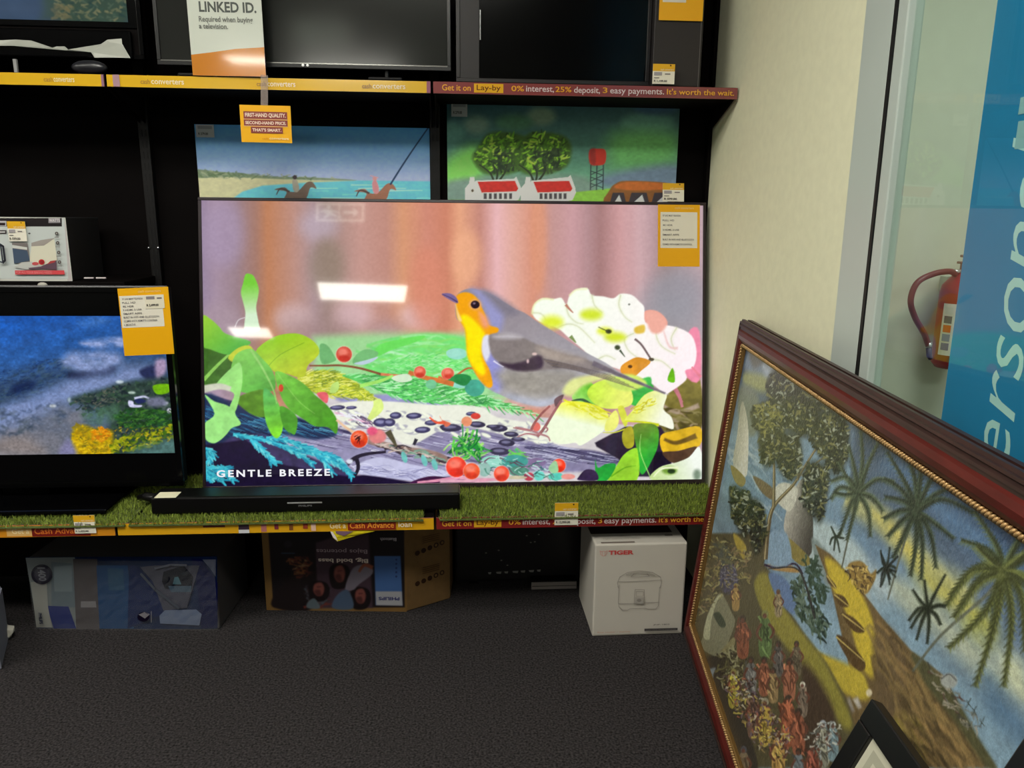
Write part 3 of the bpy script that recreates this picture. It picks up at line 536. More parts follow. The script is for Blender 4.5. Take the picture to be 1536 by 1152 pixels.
    c.spray([(560, 900), (840, 900), (1300, 900), (1300, 1000), (840, 1100), (570, 1100)], 160, 18, 9, [(120, 110, 20), (236, 206, 40), (90, 100, 20), (200, 150, 10)], .2, .9, 1.5, .7, bow=.3)
    shade(.16, fbm(w, h, 4, 3, 9, 3)); return c

def art_beach(pl):
    c = Cv(pl, 330, 210).z(250, 0, 3.339)
    t = np.clip(c.Y/(c.h*.42), 0, 1)[..., None]; c.a[:] = np.array([58, 118, 178.])*(1-t)+np.array([128, 136, 166.])*t
    c.poly([(150, 905), (600, 900), (1340, 908), (1340, 1500), (150, 1500)], (80, 150, 174), 2, False)
    c.spray([(700, 915), (1320, 915), (1320, 1400), (500, 1400)], 60, 160, 6, [(120, 180, 190), (60, 130, 160), (186, 206, 206), (96, 166, 180)], 0, .02, 3, .6, bow=.05)
    c.poly([(150, 880), (300, 880), (700, 900), (940, 905), (700, 915), (480, 930), (380, 960), (310, 1010), (260, 1500), (150, 1500)], (150, 148, 118), 3, False)
    c.poly([(150, 850), (260, 860), (400, 870), (520, 884), (700, 888), (850, 895), (940, 904), (600, 898), (400, 890), (280, 886), (150, 890)], (92, 106, 84), 3); c.spray([(160, 855), (600, 880), (900, 900), (400, 888), (160, 885)], 70, 30, 8, [(66, 84, 60), (120, 126, 104), (80, 96, 80)], .1, .8, 2, .8)
    for (x, s) in ((650, (88, 74, 66)), (1050, (124, 84, 68))):
        dy = 0 if x == 650 else 8
        c.poly([(x-110, 950+dy), (x-60, 938+dy), (x-30, 960+dy), (x+10, 955+dy), (x+50, 915+dy), (x+80, 912+dy), (x+100, 945+dy), (x+70, 940+dy), (x+50, 990+dy), (x, 1010+dy), (x-60, 1000+dy), (x-50, 960+dy)], s)
        c.st([(x-35, 960+dy), (x-80, 945+dy), (x-100, 975+dy)], 10, 4, (60, 50, 50))
        for d in (-45, -20, 25, 45): c.st([(x+d, 990+dy), (x+d+15, 1040+dy), (x+d-5, 1090+dy)], 12, 6, s)
        c.poly([(x-20, 905+dy), (x, 898+dy), (x+14, 940+dy), (x+6, 962+dy), (x-14, 955+dy)], (126, 122, 112) if x == 650 else (206, 110, 116)); c.el(x-8, 888+dy, 11, 11, (46, 40, 44) if x == 650 else (196, 120, 120))
    c.st([(1020, 880), (1060, 890)], 4, 4, (200, 120, 130)); c.st([(1120, 925), (1180, 830), (1240, 740), (1310, 640)], 9, 6, (26, 44, 74))
    c.a *= 1+.12*(fbm(c.w, c.h, 5, 4, 3)-.5)[..., None]; return c

def art_farm(pl):
    c = Cv(pl, 340, 240).z(640, 0, 3.2)
    t = np.clip(c.Y/(c.h*.55), 0, 1)[..., None]; c.a[:] = np.array([44, 74, 84.])*(1-t)+np.array([92, 142, 112.])*t
    for q in ((550, 560, 70, 44, (100, 124, 108)), (240, 600, 60, 44, (96, 122, 110)), (1060, 590, 130, 50, (78, 122, 116)), (1100, 520, 100, 30, (48, 76, 104)), (420, 590, 90, 40, (66, 106, 84)), (120, 640, 60, 50, (78, 120, 110))): c.el(*q, 16)
    c.poly([(90, 780), (240, 700), (260, 860), (100, 900)], (110, 180, 70), 30, al=.8); c.poly([(900, 640), (1180, 640), (1180, 780), (900, 800)], (90, 150, 90), 40); c.poly([(860, 840), (1200, 790), (1200, 900), (860, 900)], (88, 106, 126), 20)
    c.poly([(90, 880), (240, 850), (480, 840), (760, 850), (760, 960), (90, 990)], (96, 118, 110), 16)
    for x0 in (330, 520):
        c.poly([(x0-110, 760), (x0-80, 700), (x0-30, 640), (x0+60, 635), (x0+150, 660), (x0+175, 720), (x0+150, 800), (x0+40, 840), (x0-60, 830)], (60, 88, 40), 8)
        c.spray([(x0-100, 760), (x0-60, 680), (x0, 635), (x0+80, 640), (x0+160, 680), (x0+150, 790), (x0, 830)], 170, 30, 12, [(120, 170, 50), (90, 140, 40), (44, 66, 32), (150, 190, 70), (70, 110, 36)], -.6, 1.2, 1.5)
        c.spray([(x0, 720), (x0+110, 720), (x0+120, 820), (x0-20, 820)], 60, 30, 14, [(36, 50, 36), (50, 66, 44)], -.6, 1.2, 1.5)
        for d in (-20, 15, 50): c.st([(x0+d*1.9-40, 790), (x0+d-6, 830), (x0, 890)], 5, 12, (40, 48, 36))
    c.poly([(520, 960), (640, 930), (880, 905), (1200, 890), (1200, 1500), (90, 1500), (90, 960)], (110, 156, 60), 3, False)
    def house(x0, x1, y0):
        c.poly([(x0, 990), (x0, 905), (x0+20, 880), (x0+24, 850), (x0+44, 850), (x0+46, 870), (x0+66, 900), (x0+72, 1000)], (206, 212, 200), 1, False)
        c.poly([(x0+50, 868), (x1-20, y0), (x1-10, y0-10), (x1+12, 900), (x1+16, 925), (x1, 960), (x0+66, 1000)], (206, 212, 204), 1, False)
        c.poly([(x0+60, 872), (x1-16, 868), (x1, 905), (x1-10, 920), (x0+80, 925)], (156, 40, 36), 1, False)
        c.poly([(x0+76, 925), (x1-4, 918), (x1-6, 955), (x0+76, 962)], (170, 176, 174), 1, False)
        for k in range(6): c.poly([(x0+90+k*(x1-x0-110)/6, 928), (x0+104+k*(x1-x0-110)/6, 928), (x0+104+k*(x1-x0-110)/6, 955), (x0+90+k*(x1-x0-110)/6, 955)], (60, 56, 60), 1, False)
    house(452, 700, 850); house(184, 440, 858); c.el(220, 915, 6, 7, (60, 50, 40))
    for x in (786, 815, 846): c.st([(x, 912), (x+2, 790)], 5, 5, (40, 50, 54))
    for y in (820, 850, 880): c.st([(786, y), (848, y+22)], 4, 4, (40, 50, 54)); c.st([(848, y-10), (786, y+20)], 4, 4, (50, 60, 64))
    c.poly([(782, 722), (820, 714), (858, 722), (856, 782), (820, 794), (784, 784)], (186, 50, 40), 1.5); c.poly([(782, 722), (810, 716), (812, 790), (784, 784)], (110, 40, 40), 6, al=.7)
    c.poly([(868, 990), (880, 910), (910, 880), (960, 868), (1140, 876), (1190, 900), (1200, 1010)], (110, 72, 40), 2); c.poly([(900, 900), (960, 872), (1140, 880), (1180, 905), (1000, 915)], (150, 84, 40), 4)
    for x0, x1 in ((885, 960), (975, 1070), (1085, 1180)): c.poly([(x0-8, 980), (x0+8, 925), (x1-14, 925), (x1, 985)], (50, 46, 52), 1, False); c.poly([(x0+14, 975), (x1-36, 935), (x1-24, 970)], (176, 190, 200), 1, False)
    c.a *= 1+.16*(fbm(c.w, c.h, 5, 4, 3)-.5)[..., None]; return c

def art_market(pl):
    """big oil painting: village market under palms by the water"""
    c = Cv(pl, 760, 500); G = (1020, 470, 3.032); Hh = (1220, 560, 3.389); I = (1010, 800, 3.272); J = (1230, 820, 3.471)
    c.a[:] = (112, 146, 170); c.T = None
    n = fbm(c.w, c.h, 120, 30, 6, 4)[..., None]; t = (c.Y/c.h)[..., None]
    c.a = np.array([50, 68, 100.])*(1-np.clip(t*3.6, 0, 1))+c.a*np.clip(t*3.6, 0, 1); c.a *= .8+.4*n
    c.z(*Hh)
    for q, col in (([(80, 560), (240, 600), (420, 760), (640, 960), (800, 1080), (760, 1152), (560, 1000), (340, 800), (100, 650)], (190, 186, 100)), ([(350, 480), (500, 560), (700, 800), (900, 960), (1071, 1100), (1071, 950), (700, 640), (420, 440)], (70, 112, 160)),
                   ([(60, 660), (260, 800), (500, 1000), (640, 1140), (480, 1152), (200, 900), (40, 780)], (96, 134, 170)), ([(540, 380), (700, 420), (1071, 720), (1071, 900), (800, 700)], (44, 70, 116)), ([(0, 760), (140, 860), (330, 1000), (420, 1152), (240, 1152), (0, 900)], (176, 194, 196)),
                   ([(160, 170), (230, 190), (200, 400), (150, 420)], (90, 122, 160)), ([(300, 700), (380, 720), (520, 880), (560, 960), (440, 900)], (206, 190, 70))): c.poly(q, col, 26, al=.85, tex=.3, tseed=31, ts=(30, 10))
    c.z(*J)
    for q, col in (([(380, 160), (560, 240), (760, 420), (1062, 660), (1062, 860), (700, 560), (420, 300)], (176, 184, 150)), ([(280, 230), (480, 420), (760, 700), (1062, 960), (1062, 1152), (930, 1140), (640, 660), (330, 360)], (112, 150, 176)), ([(860, 640), (1062, 860), (1062, 1040), (880, 840)], (60, 100, 140)),
                   ([(480, 60), (620, 160), (800, 300), (900, 420), (700, 340), (500, 160)], (190, 180, 60)), ([(800, 330), (930, 420), (900, 520), (760, 430)], (170, 170, 50)), ([(940, 540), (1062, 600), (1062, 760), (960, 640)], (186, 194, 150))): c.poly(q, col, 24, al=.8, tex=.3, tseed=32, ts=(30, 10))
    c.z(*G)   # upper-left sky
    for q, col in (([(330, 160), (480, 220), (470, 300), (400, 320), (300, 260)], (100, 126, 160)), ([(300, 270), (400, 290), (400, 360), (300, 330)], (150, 158, 90)), ([(280, 330), (360, 380), (340, 560), (270, 480)], (110, 122, 112)), ([(380, 220), (460, 210), (450, 290), (390, 280)], (150, 168, 190)), ([(320, 160), (400, 190), (340, 250)], (90, 92, 84))): c.poly(q, col, 16)
    # water
    c.z(*G); c.poly([(230, 600), (420, 560), (760, 640), (700, 1000), (600, 1152), (380, 1152), (300, 900), (190, 760)], (104, 140, 172), 8, tex=.2, tseed=33)
    c.spray([(230, 620), (420, 600), (560, 800), (560, 1100), (400, 1140), (300, 860)], 90, 90, 12, [(150, 176, 196), (80, 116, 156), (120, 160, 190), (170, 190, 200)], .75, .25, 3, .6)
    c.poly([(600, 940), (760, 1000), (849, 1152), (600, 1152)], (160, 184, 190), 16)
    c.poly([(285, 400), (312, 500), (314, 640), (302, 745), (245, 690), (262, 560)], c.gr((250, 500), (150, 150, 130), (310, 600), (206, 204, 190)), 2); c.poly([(235, 690), (300, 750), (285, 790), (250, 760)], (150, 130, 60), 1.5)
    c.poly([(560, 752), (500, 860), (480, 1000), (590, 1110), (610, 950), (590, 850)], c.gr((500, 880), (176, 172, 160), (600, 1000), (70, 66, 60)), 2); c.poly([(488, 1015), (600, 1120), (560, 1150), (495, 1090)], (140, 124, 50), 1.5)
    c.poly([(440, 790), (480, 770), (540, 800), (505, 900), (440, 850)], (196, 196, 180), 3); c.poly([(335, 740), (420, 790), (435, 850), (380, 820)], (120, 96, 60), 3)
    # far shore and sand
    c.z(*I)
    c.poly([(690, 20), (830, 170), (949, 330), (949, 480), (860, 380), (760, 260), (700, 120)], (120, 140, 140), 6)
    c.z(*J)
    c.poly([(-20, -10), (60, 40), (180, 170), (330, 370), (480, 540), (650, 670), (830, 1000), (930, 1152), (-60, 1152), (-60, 540), (20, 560), (160, 640), (60, 200)], (112, 88, 46), 3, False)
    c.poly([(30, 60), (120, 110), (230, 260), (290, 420), (300, 560), (300, 690), (230, 640), (200, 540), (140, 340), (80, 240)], (206, 176, 26), 8)
    c.poly([(-60, 520), (20, 560), (120, 600), (220, 650), (260, 740), (250, 800), (120, 760), (40, 680), (-60, 620)], (196, 170, 30), 8)
    c.poly([(300, 400), (440, 520), (470, 650), (400, 900), (300, 820), (290, 640)], (104, 82, 50), 18, tex=.4, tseed=40); c.poly([(400, 880), (520, 900), (560, 1060), (520, 1152), (440, 1040)], (140, 122, 36), 10)
    c.spray([(320, 400), (500, 620), (640, 760), (820, 1000), (900, 1152), (520, 1152), (420, 900), (330, 700)], 120, 190, 20, [(96, 74, 40), (140, 112, 56), (70, 56, 32), (156, 120, 60), (120, 96, 50)], .98, .16, 4, .7)
    c.poly([(480, 560), (560, 600), (700, 760), (840, 1000), (930, 1152), (880, 1152), (700, 900), (560, 720)], (74, 78, 46), 6, al=.8); c.spray([(560, 600), (640, 660), (840, 900), (830, 1000), (640, 800)], 50, 40, 10, [(110, 110, 96), (60, 60, 50), (150, 140, 120), (90, 60, 50)], .8, .8)
    c.el(680, 700, 44, 40, (150, 156, 150), 3); c.st([(640, 690), (680, 665), (720, 700)], 6, 6, (70, 70, 70)); c.poly([(150, 100), (200, 74), (240, 90), (270, 140), (300, 120), (290, 180), (240, 250), (180, 180)], (150, 116, 44), 3); c.spray([(150, 90), (270, 110), (290, 180), (230, 260), (150, 160)], 50, 34, 9, [(190, 156, 60), (96, 70, 30), (214, 180, 80), (70, 50, 30)], .9, 1)
    for q in ([(80, 250), (130, 260), (155, 310), (110, 310)], [(120, 350), (180, 370), (240, 440), (180, 440)], [(90, 470), (140, 480), (240, 600), (220, 650), (160, 600)], [(40, 150), (80, 190), (90, 220), (50, 190)]): c.poly(q, (92, 66, 30), 2); c.st([q[0], q[2]], 8, 5, (186, 160, 70))
    c.el(262, 762, 16, 20, (206, 190, 150), 3); c.st([(150, 790), (180, 860)], 26, 16, (140, 130, 116), 5); c.st([(190, 790), (215, 840)], 30, 20, (180, 172, 160), 5)
    for x, y in ((770, 800), (800, 840), (840, 900)): c.st([(x, y), (x+24, y+36)], 4, 4, (50, 60, 50)); c.st([(x+24, y-10), (x, y+40)], 4, 4, (50, 60, 50))
    # foreground bank (left), tents, people
    c.z(*I)
    c.poly([(180, 0), (470, 0), (450, 150), (520, 240), (560, 360), (640, 480), (760, 640), (860, 820), (900, 960), (860, 1152), (330, 1152), (150, 720), (60, 480), (100, 240)], (88, 80, 48), 6, False)
    c.poly([(440, 190), (500, 240), (560, 380), (640, 490), (740, 620), (860, 860), (880, 960), (820, 930), (680, 700), (560, 560), (460, 420), (400, 260)], (146, 136, 40), 10)
    c.poly([(640, 640), (720, 720), (800, 900), (760, 1050), (640, 1100), (640, 800)], (74, 56, 40), 18)
    c.poly([(300, 0), (360, 60), (350, 130), (310, 60)], (176, 150, 40), 6); c.poly([(470, 150), (560, 150), (630, 190), (560, 190), (480, 175)], (176, 130, 60), 3); c.st([(450, 155), (520, 170), (600, 150), (640, 200)], 12, 8, (50, 30, 60))
    c.poly([(470, 200), (540, 210), (600, 300), (600, 400), (520, 330)], (84, 116, 170), 6); c.poly([(480, 0), (560, 0), (580, 150), (470, 150)], (120, 156, 190), 6)
    c.spray([(590, 230), (640, 220), (760, 440), (740, 540), (660, 460), (600, 380)], 120, 40, 18, [(44, 70, 50), (70, 96, 76), (30, 50, 40), (96, 120, 100)], 1.1, .8, 1.5)
    c.spray([(640, 120), (700, 120), (760, 260), (740, 360), (680, 260)], 50, 40, 18, [(44, 70, 50), (60, 90, 70)], 1.1, .8, 1.5); c.st([(470, 175), (600, 170), (650, 240), (700, 420)], 5, 12, (50, 50, 50))
    c.poly([(120, 640), (210, 600), (260, 620), (240, 700), (340, 900), (420, 1152), (300, 1152), (180, 800)], (60, 54, 44), 8)
    c.poly([(150, 700), (210, 660), (200, 720), (260, 900), (330, 1152), (270, 1152), (190, 860)], (122, 138, 150), 5)
    for q, cc in (([(150, 500), (170, 400), (215, 310), (245, 300), (285, 380), (304, 450), (230, 600), (140, 560)], (128, 126, 92)), ([(230, 590), (300, 510), (300, 560), (250, 610)], (140, 130, 80))): c.poly(q, cc, 2)
    c.poly([(150, 500), (175, 395), (220, 310), (250, 305), (220, 330), (190, 430), (180, 520)], (176, 176, 130), 3); c.poly([(200, 400), (230, 390), (262, 450), (235, 460)], (56, 70, 44), 4); c.poly([(240, 170), (300, 150), (320, 270), (260, 300), (230, 250)], (70, 66, 90), 4)
    pal = [(120, 106, 56), (92, 84, 48), (150, 136, 66), (66, 62, 40), (136, 110, 70), (160, 152, 90)]
    c.spray([(170, 20), (260, 30), (380, 100), (380, 240), (250, 300), (110, 440), (90, 420)], 260, 26, 11, pal, 1, 1.6, 1)
    c.spray([(240, 160), (310, 150), (320, 260), (250, 290)], 50, 22, 9, [(76, 74, 110), (120, 116, 130), (50, 46, 70)], .6, 1, 1)
    c.spray([(210, 600), (330, 560), (380, 660), (330, 740), (250, 760), (220, 680)], 110, 34, 12, [(110, 104, 56), (70, 66, 40), (150, 146, 100), (60, 50, 36)], .8, 1.5, 1)
    def fig(x, y, k, dress, skin=(110, 62, 44), head=(70, 56, 44)):
        c.poly([(x-16*k, y), (x+14*k, y-2), (x+26*k, y+50*k), (x+22*k, y+150*k), (x-22*k, y+150*k), (x-26*k, y+50*k)], dress, 2); c.el(x, y-18*k, 15*k, 18*k, head, 1.5); c.el(x-2, y-12*k, 9*k, 10*k, skin, 2)
        d = np.array(dress); c.spray([(x-22*k, y+10*k), (x+20*k, y+10*k), (x+20*k, y+140*k), (x-20*k, y+140*k)], int(14*k), 50*k, 9*k, [tuple(d*.6), tuple(np.minimum(d*1.35, 255)), tuple(d*.8)], 1.3, .4, 1.5)
        c.st([(x-16*k, y+20*k), (x-34*k, y+60*k), (x-14*k, y+90*k)], 12*k, 8*k, skin, 1.5); c.st([(x+14*k, y+20*k), (x+36*k, y+50*k), (x+20*k, y+80*k)], 12*k, 8*k, skin, 1.5)
    fig(345, 440, 1.1, (150, 78, 48)); fig(455, 420, 1.2, (92, 122, 60), head=(126, 130, 60)); fig(520, 560, .9, (96, 90, 84)); fig(610, 560, .9, (110, 96, 70)); fig(310, 270, .7, (170, 130, 60), head=(150, 130, 50)); fig(520, 300, .7, (150, 130, 90), head=(110, 90, 60))
    fig(450, 640, 1.0, (152, 84, 54)); fig(575, 650, 1.1, (176, 100, 66)); fig(495, 690, .9, (150, 120, 70)); fig(300, 700, 1.0, (176, 160, 40), head=(140, 130, 60)); fig(385, 640, 1, (110, 108, 104)); fig(640, 760, .9, (130, 110, 90), head=(196, 190, 170))
    fig(400, 820, 1.2, (120, 84, 66)); fig(455, 850, 1.2, (196, 160, 50), head=(150, 140, 110)); fig(570, 840, 1.3, (156, 78, 46)); fig(620, 900, 1.2, (156, 82, 52)); fig(520, 1010, 1.2, (190, 140, 60)); fig(620, 1090, 1.0, (110, 120, 126))
    fig(740, 960, 1.2, (130, 130, 110), head=(150, 160, 170)); fig(690, 1070, 1.2, (150, 72, 52)); fig(790, 960, 1, (110, 140, 150), head=(170, 180, 180)); fig(350, 1080, 1, (130, 110, 80), head=(80, 80, 90))
    c.spray([(230, 700), (380, 700), (480, 860), (600, 1000), (560, 1120), (420, 1060), (300, 860)], 300, 22, 10, [(150, 120, 60), (196, 176, 60), (90, 60, 60), (176, 90, 60), (70, 56, 46), (190, 180, 150), (120, 96, 110), (60, 44, 36)], .8, 1.6, 1)
    c.spray([(640, 1000), (760, 900), (830, 960), (800, 1060), (720, 1120)], 80, 22, 9, [(150, 160, 160), (96, 100, 90), (190, 190, 176), (80, 66, 50)], .8, 1.6, 1)
    # tall leafy trees on the left
    c.z(*G)
    for q, w0, w1 in (([(392, 1120), (405, 980), (430, 880), (520, 780), (570, 700), (640, 590)], 22, 8), ([(430, 880), (432, 700), (425, 590)], 16, 7), ([(540, 760), (545, 660), (520, 560)], 12, 6), ([(560, 740), (600, 700), (680, 640)], 12, 5)): c.st(q, w0, w1, (104, 88, 56)); c.st([(a-3, b) for a, b in q], w0*.3, w1*.3, (170, 150, 100))
    leaf = [(34, 38, 26), (22, 26, 22), (84, 88, 44), (52, 58, 36), (126, 124, 62), (16, 18, 18), (44, 54, 46), (150, 160, 140), (20, 22, 18)]
    for q, nn in (([(330, 440), (420, 400), (480, 470), (470, 560), (380, 560), (335, 500)], 150), ([(400, 300), (480, 230), (580, 280), (680, 340), (760, 400), (740, 460), (620, 440), (520, 480), (410, 390)], 330), ([(470, 400), (600, 400), (640, 500), (560, 560), (470, 500)], 130), ([(360, 560), (430, 570), (430, 680), (380, 690)], 80),
                  ([(580, 470), (660, 450), (760, 480), (770, 640), (720, 740), (670, 680), (600, 580)], 300), ([(440, 560), (540, 560), (560, 700), (500, 760), (440, 680)], 150), ([(580, 690), (680, 700), (670, 860), (640, 950), (560, 850)], 210), ([(230, 790), (320, 820), (330, 900), (300, 1020), (240, 920)], 110), ([(330, 850), (380, 880), (400, 1000), (350, 1100), (320, 1000)], 110)):
        c.poly(q, (36, 40, 30), 16, al=.85); c.spray(q, int(nn*1.5), 26, 12, leaf, .9, 1.6, 1)
    c.spray([(340, 420), (460, 400), (470, 480), (380, 560)], 60, 26, 10, [(130, 128, 50), (150, 146, 66), (100, 100, 40)], .9, 1.6, 1); c.spray([(680, 380), (760, 390), (750, 450), (690, 430)], 24, 26, 10, [(140, 130, 50), (110, 104, 40)], .9, 1.6, 1)
    c.z(*I); c.spray([(200, 50), (270, 60), (300, 200), (240, 140)], 60, 24, 10, [(70, 78, 70), (96, 96, 60)], .9, 1.5, 1)
    # palms
    def palm(cx, cy, fr, g, w, trunk=None):
        if trunk: c.st([(cx, cy)]+trunk, w*.55, w*.3, (92, 98, 80), 1.5); 
        for (mx, my, ex, ey) in fr:
            d0 = tuple(np.array(g)*.55); p = smooth_pts([(cx, cy, 0), (cx+mx, cy+my, 0), (cx+ex, cy+ey, 0)], 9); c.st([(q.x, q.y) for q in p[::3]], w*1.25, w*.35, tuple(np.array(g)*.8), 3, .85); c.st([(q.x+w*.25, q.y+w*.1) for q in p[::3]], w*.7, w*.2, tuple(np.array(g)*.5), 3, .7)
            for i in range(2, len(p)-1):
                tn = (p[i+1]-p[i-1]).normalized(); L = w*1.15*(1-.6*abs(i/len(p)-.35))
                for sg in (-1, 1):
                    o = Vector((-tn.y, tn.x, 0))*sg; e = p[i]+(o*.75+tn*.8)*L+Vector((0, L*.2, 0)); c.st([(p[i].x, p[i].y), (e.x, e.y)], w*.3, w*.1, tuple(np.array(g)*(.5 if sg > 0 else 1.0)), 1.2, .8)
            c.st([(q.x, q.y) for q in p[::3]], w*.22, w*.1, d0, 1)
    c.z(*Hh)
    palm(235, 610, [(20, -180, 0, -430), (50, -150, 125, -310), (-20, -120, -50, -240), (-50, -60, -100, -160), (-60, -80, -140, -60), (-90, -30, -140, 30), (90, -70, 180, -60), (70, 20, 125, 90), (50, 90, 60, 220), (-40, 60, -100, 220), (-20, 90, -60, 240), (-60, 10, -120, 0)], (84, 104, 70), 22, [(200, 760), (150, 990)])
    palm(530, 700, [(-10, -170, -90, -380), (20, -170, 30, -340), (-50, -130, -150, -300), (70, -150, 160, -250), (90, -80, 220, -140), (130, -60, 290, 10), (-80, -110, -160, -160), (-70, -50, -160, -70), (-80, 0, -165, 40), (-70, 50, -145, 130), (-50, 100, -120, 240), (0, 150, -30, 330), (30, 150, 25, 350), (70, 110, 100, 290), (90, 60, 190, 140)], (66, 84, 56), 26, [(470, 860), (385, 1152)])
    palm(120, 830, [(-10, -20, -25, -50), (20, 5, 40, 8), (-20, 10, -30, 40), (10, 30, 20, 80), (-5, 30, -10, 70), (15, -10, 30, -40)], (54, 76, 56), 7); palm(375, 985, [(-10, -30, -25, -70), (10, -30, 20, -100), (30, -5, 50, 5), (-20, 10, -45, 30), (10, 30, 20, 90), (-5, 40, -20, 90), (20, 20, 50, 50)], (54, 70, 56), 9)
    palm(975, 1000, [(-40, -130, -150, -300), (-80, -100, -215, -150), (-120, -20, -270, 130), (-100, 20, -220, 190), (-20, 90, -60, 300), (60, -120, 150, -260), (90, -60, 200, -120), (80, 20, 200, 60)], (96, 112, 56), 32)
    c.z(*J)
    palm(965, 130, [(-60, -50, -140, -130), (-170, 0, -300, 180), (-130, 60, -260, 240), (-90, 200, -290, 400), (-40, 240, -150, 600), (40, 240, 0, 600), (90, 120, 110, 420), (70, -60, 160, -130), (70, 20, 130, 60)], (110, 120, 50), 40, [(880, 250), (640, 460), (490, 650)])
    palm(570, 325, [(-10, -60, -20, -150), (30, -70, 90, -180), (-40, -40, -80, -100), (50, -20, 90, -15), (-50, 0, -100, 60), (-30, 60, -60, 160), (5, 80, -5, 180), (40, 30, 65, 80), (-40, 20, -90, 100)], (50, 62, 40), 15)
    palm(352, 110, [(-20, -30, -30, -90), (20, -20, 60, -60), (20, 10, 50, 20), (-20, 30, -30, 100), (10, 30, 20, 60)], (44, 54, 48), 9)
    g_ = c.a.mean(2, keepdims=True); c.a = g_+(c.a-g_)*.7
    c.a *= 1+.22*(fbm(c.w, c.h, 4, 4, 3, 3)-.5)[..., None]
    return c
# ------------------------------------------------------------------ shared materials
m_black = M('black_paint', (11, 8, 8), .7, spec=.05, noise=.15, nscale=8)
m_blackgloss = M('black_gloss_plastic', (4, 4, 5), .14, spec=.25)
m_blacksat = M('black_satin_plastic', (8, 7, 8), .35, spec=.3)
m_alu = M('aluminium', (186, 196, 190), .35, metal=.0, spec=.5, noise=.03, nscale=4)
m_print = attr_mat('printed_card', .42, .4); m_gloss = attr_mat('printed_gloss', .2, .5, coat=.4); m_screen = attr_mat('lit_screen', .04, .5, emit=True)
m_art = attr_mat('canvas_print', .55, .3, bump=.12); m_oil = attr_mat('oil_paint', .38, .4, bump=.5, grain=.12)
m_lamp = M('lamp_diffuser', (255, 252, 240), .5, emit=LAMP_RADIANCE); m_white = M('white_enamel', (226, 226, 220), .4)

# ------------------------------------------------------------------ the room
FAR = -6.2; LEFT = -4.2
YW0 = onX(1277, 250, XW).y; YW1 = onX(1319, 250, XW).y; YW2 = onX(1323, 250, XW).y; YW3 = onX(1338, 250, XW).y
carpet = M('carpet', (49, 46, 47), .95, spec=.1, noise=.8, nscale=170, bump=1.0, bscale=300)
struct('floor', box((LEFT-.1, FAR-.1, -.1), (3.6, 3.3, 0)), carpet)
m_ceil = M('ceiling_board', (205, 205, 196), .8, noise=.03, nscale=5)
struct('ceiling', box((LEFT-.1, FAR-.1, ZC+.06), (3.6, 3.3, ZC+.16)), m_ceil)
struct('wall_back', box((LEFT, YB, 0), (XW, YB+.1, ZC+.06)), m_black)
m_cream = M('cream_paint', (232, 231, 200), .75, spec=.25, noise=.03, nscale=40, bump=.25, bscale=90)
struct('wall_right', box((XW, YW0, 0), (XW+.03, 3.0, ZC+.06)), m_cream)
struct('wall_right_rear', box((XW, FAR, 0), (XW+.12, -3.2, ZC+.06)), m_cream)
m_rear = M('rear_wall_paint', (150, 150, 146), .8, noise=.05, nscale=3)
struct('wall_rear', box((LEFT, FAR-.1, 0), (XW+.12, FAR, ZC+.06)), m_rear)
struct('wall_left', box((LEFT-.1, FAR, 0), (LEFT, YB+.1, ZC+.06)), m_rear)
# shop window in the side wall
bm = bmesh.new()
b_box(bm, (XW-.004, YW1, 0), (XW+.03, YW0, ZC+.06), .003)
b_box(bm, (XW-.003, YW3, 0), (XW+.03, YW2-.001, ZC+.06), .003)
b_box(bm, (XW+.006, -3.2, 0), (XW+.07, YW3, .05), .003)
b_box(bm, (XW+.006, -3.2, 2.62), (XW+.07, YW3, ZC+.06), .003)
b_box(bm, (XW-.004, -3.2, 0), (XW+.09, -3.12, ZC+.06), .003)
wf = struct('window_1', fin(bm), m_alu)
link('gasket', box((XW-.0045, YW2, 0), (XW+.03, YW1, ZC+.06)), wf, M('rubber_gasket', (14, 16, 16), .6))
mg = bpy.data.materials.new('window_glass'); mg.use_nodes = True; n_ = mg.node_tree.nodes; l_ = mg.node_tree.links
n_.remove(n_['Principled BSDF']); tr_ = n_.new('ShaderNodeBsdfTransparent'); tr_.inputs[0].default_value = (.92, .97, .94, 1)
gl_ = n_.new('ShaderNodeBsdfGlossy'); gl_.inputs['Roughness'].default_value = .01; fr_ = n_.new('ShaderNodeFresnel'); fr_.inputs[0].default_value = 1.5; ge_ = n_.new('ShaderNodeNewGeometry'); iv_ = n_.new('ShaderNodeMath'); iv_.operation = 'SUBTRACT'; iv_.inputs[0].default_value = 1; l_.new(ge_.outputs['Backfacing'], iv_.inputs[1]); ml_ = n_.new('ShaderNodeMath'); ml_.operation = 'MULTIPLY'; l_.new(iv_.outputs[0], ml_.inputs[1]); l_.new(fr_.outputs[0], ml_.inputs[0])
mx_ = n_.new('ShaderNodeMixShader'); l_.new(ml_.outputs[0], mx_.inputs[0]); l_.new(tr_.outputs[0], mx_.inputs[1]); l_.new(gl_.outputs[0], mx_.inputs[2]); l_.new(mx_.outputs[0], n_['Material Output'].inputs[0])
link('pane', box((XW+.012, -3.12, .05), (XW+.016, YW3, 2.62)), wf, mg)
# corridor beyond the window
m_out = M('corridor_paint', (216, 214, 200), .8, spec=.2, noise=.02, nscale=20)
struct('wall_corridor_end', box((XW, 3.02, 0), (3.5, 3.12, ZC+.06)), m_out)
struct('wall_corridor_side', box((3.4, FAR, 0), (3.5, 3.02, ZC+.06)), m_out)
struct('baseboard_corridor', box((XW+.03, 3.005, 0), (3.4, 3.02, .09), .003), M('baseboard_paint', (190, 190, 176), .6))
struct('trim_corner', box((XW-.012, YB-.038, 0), (XW, YB, ZC), .001), m_black)

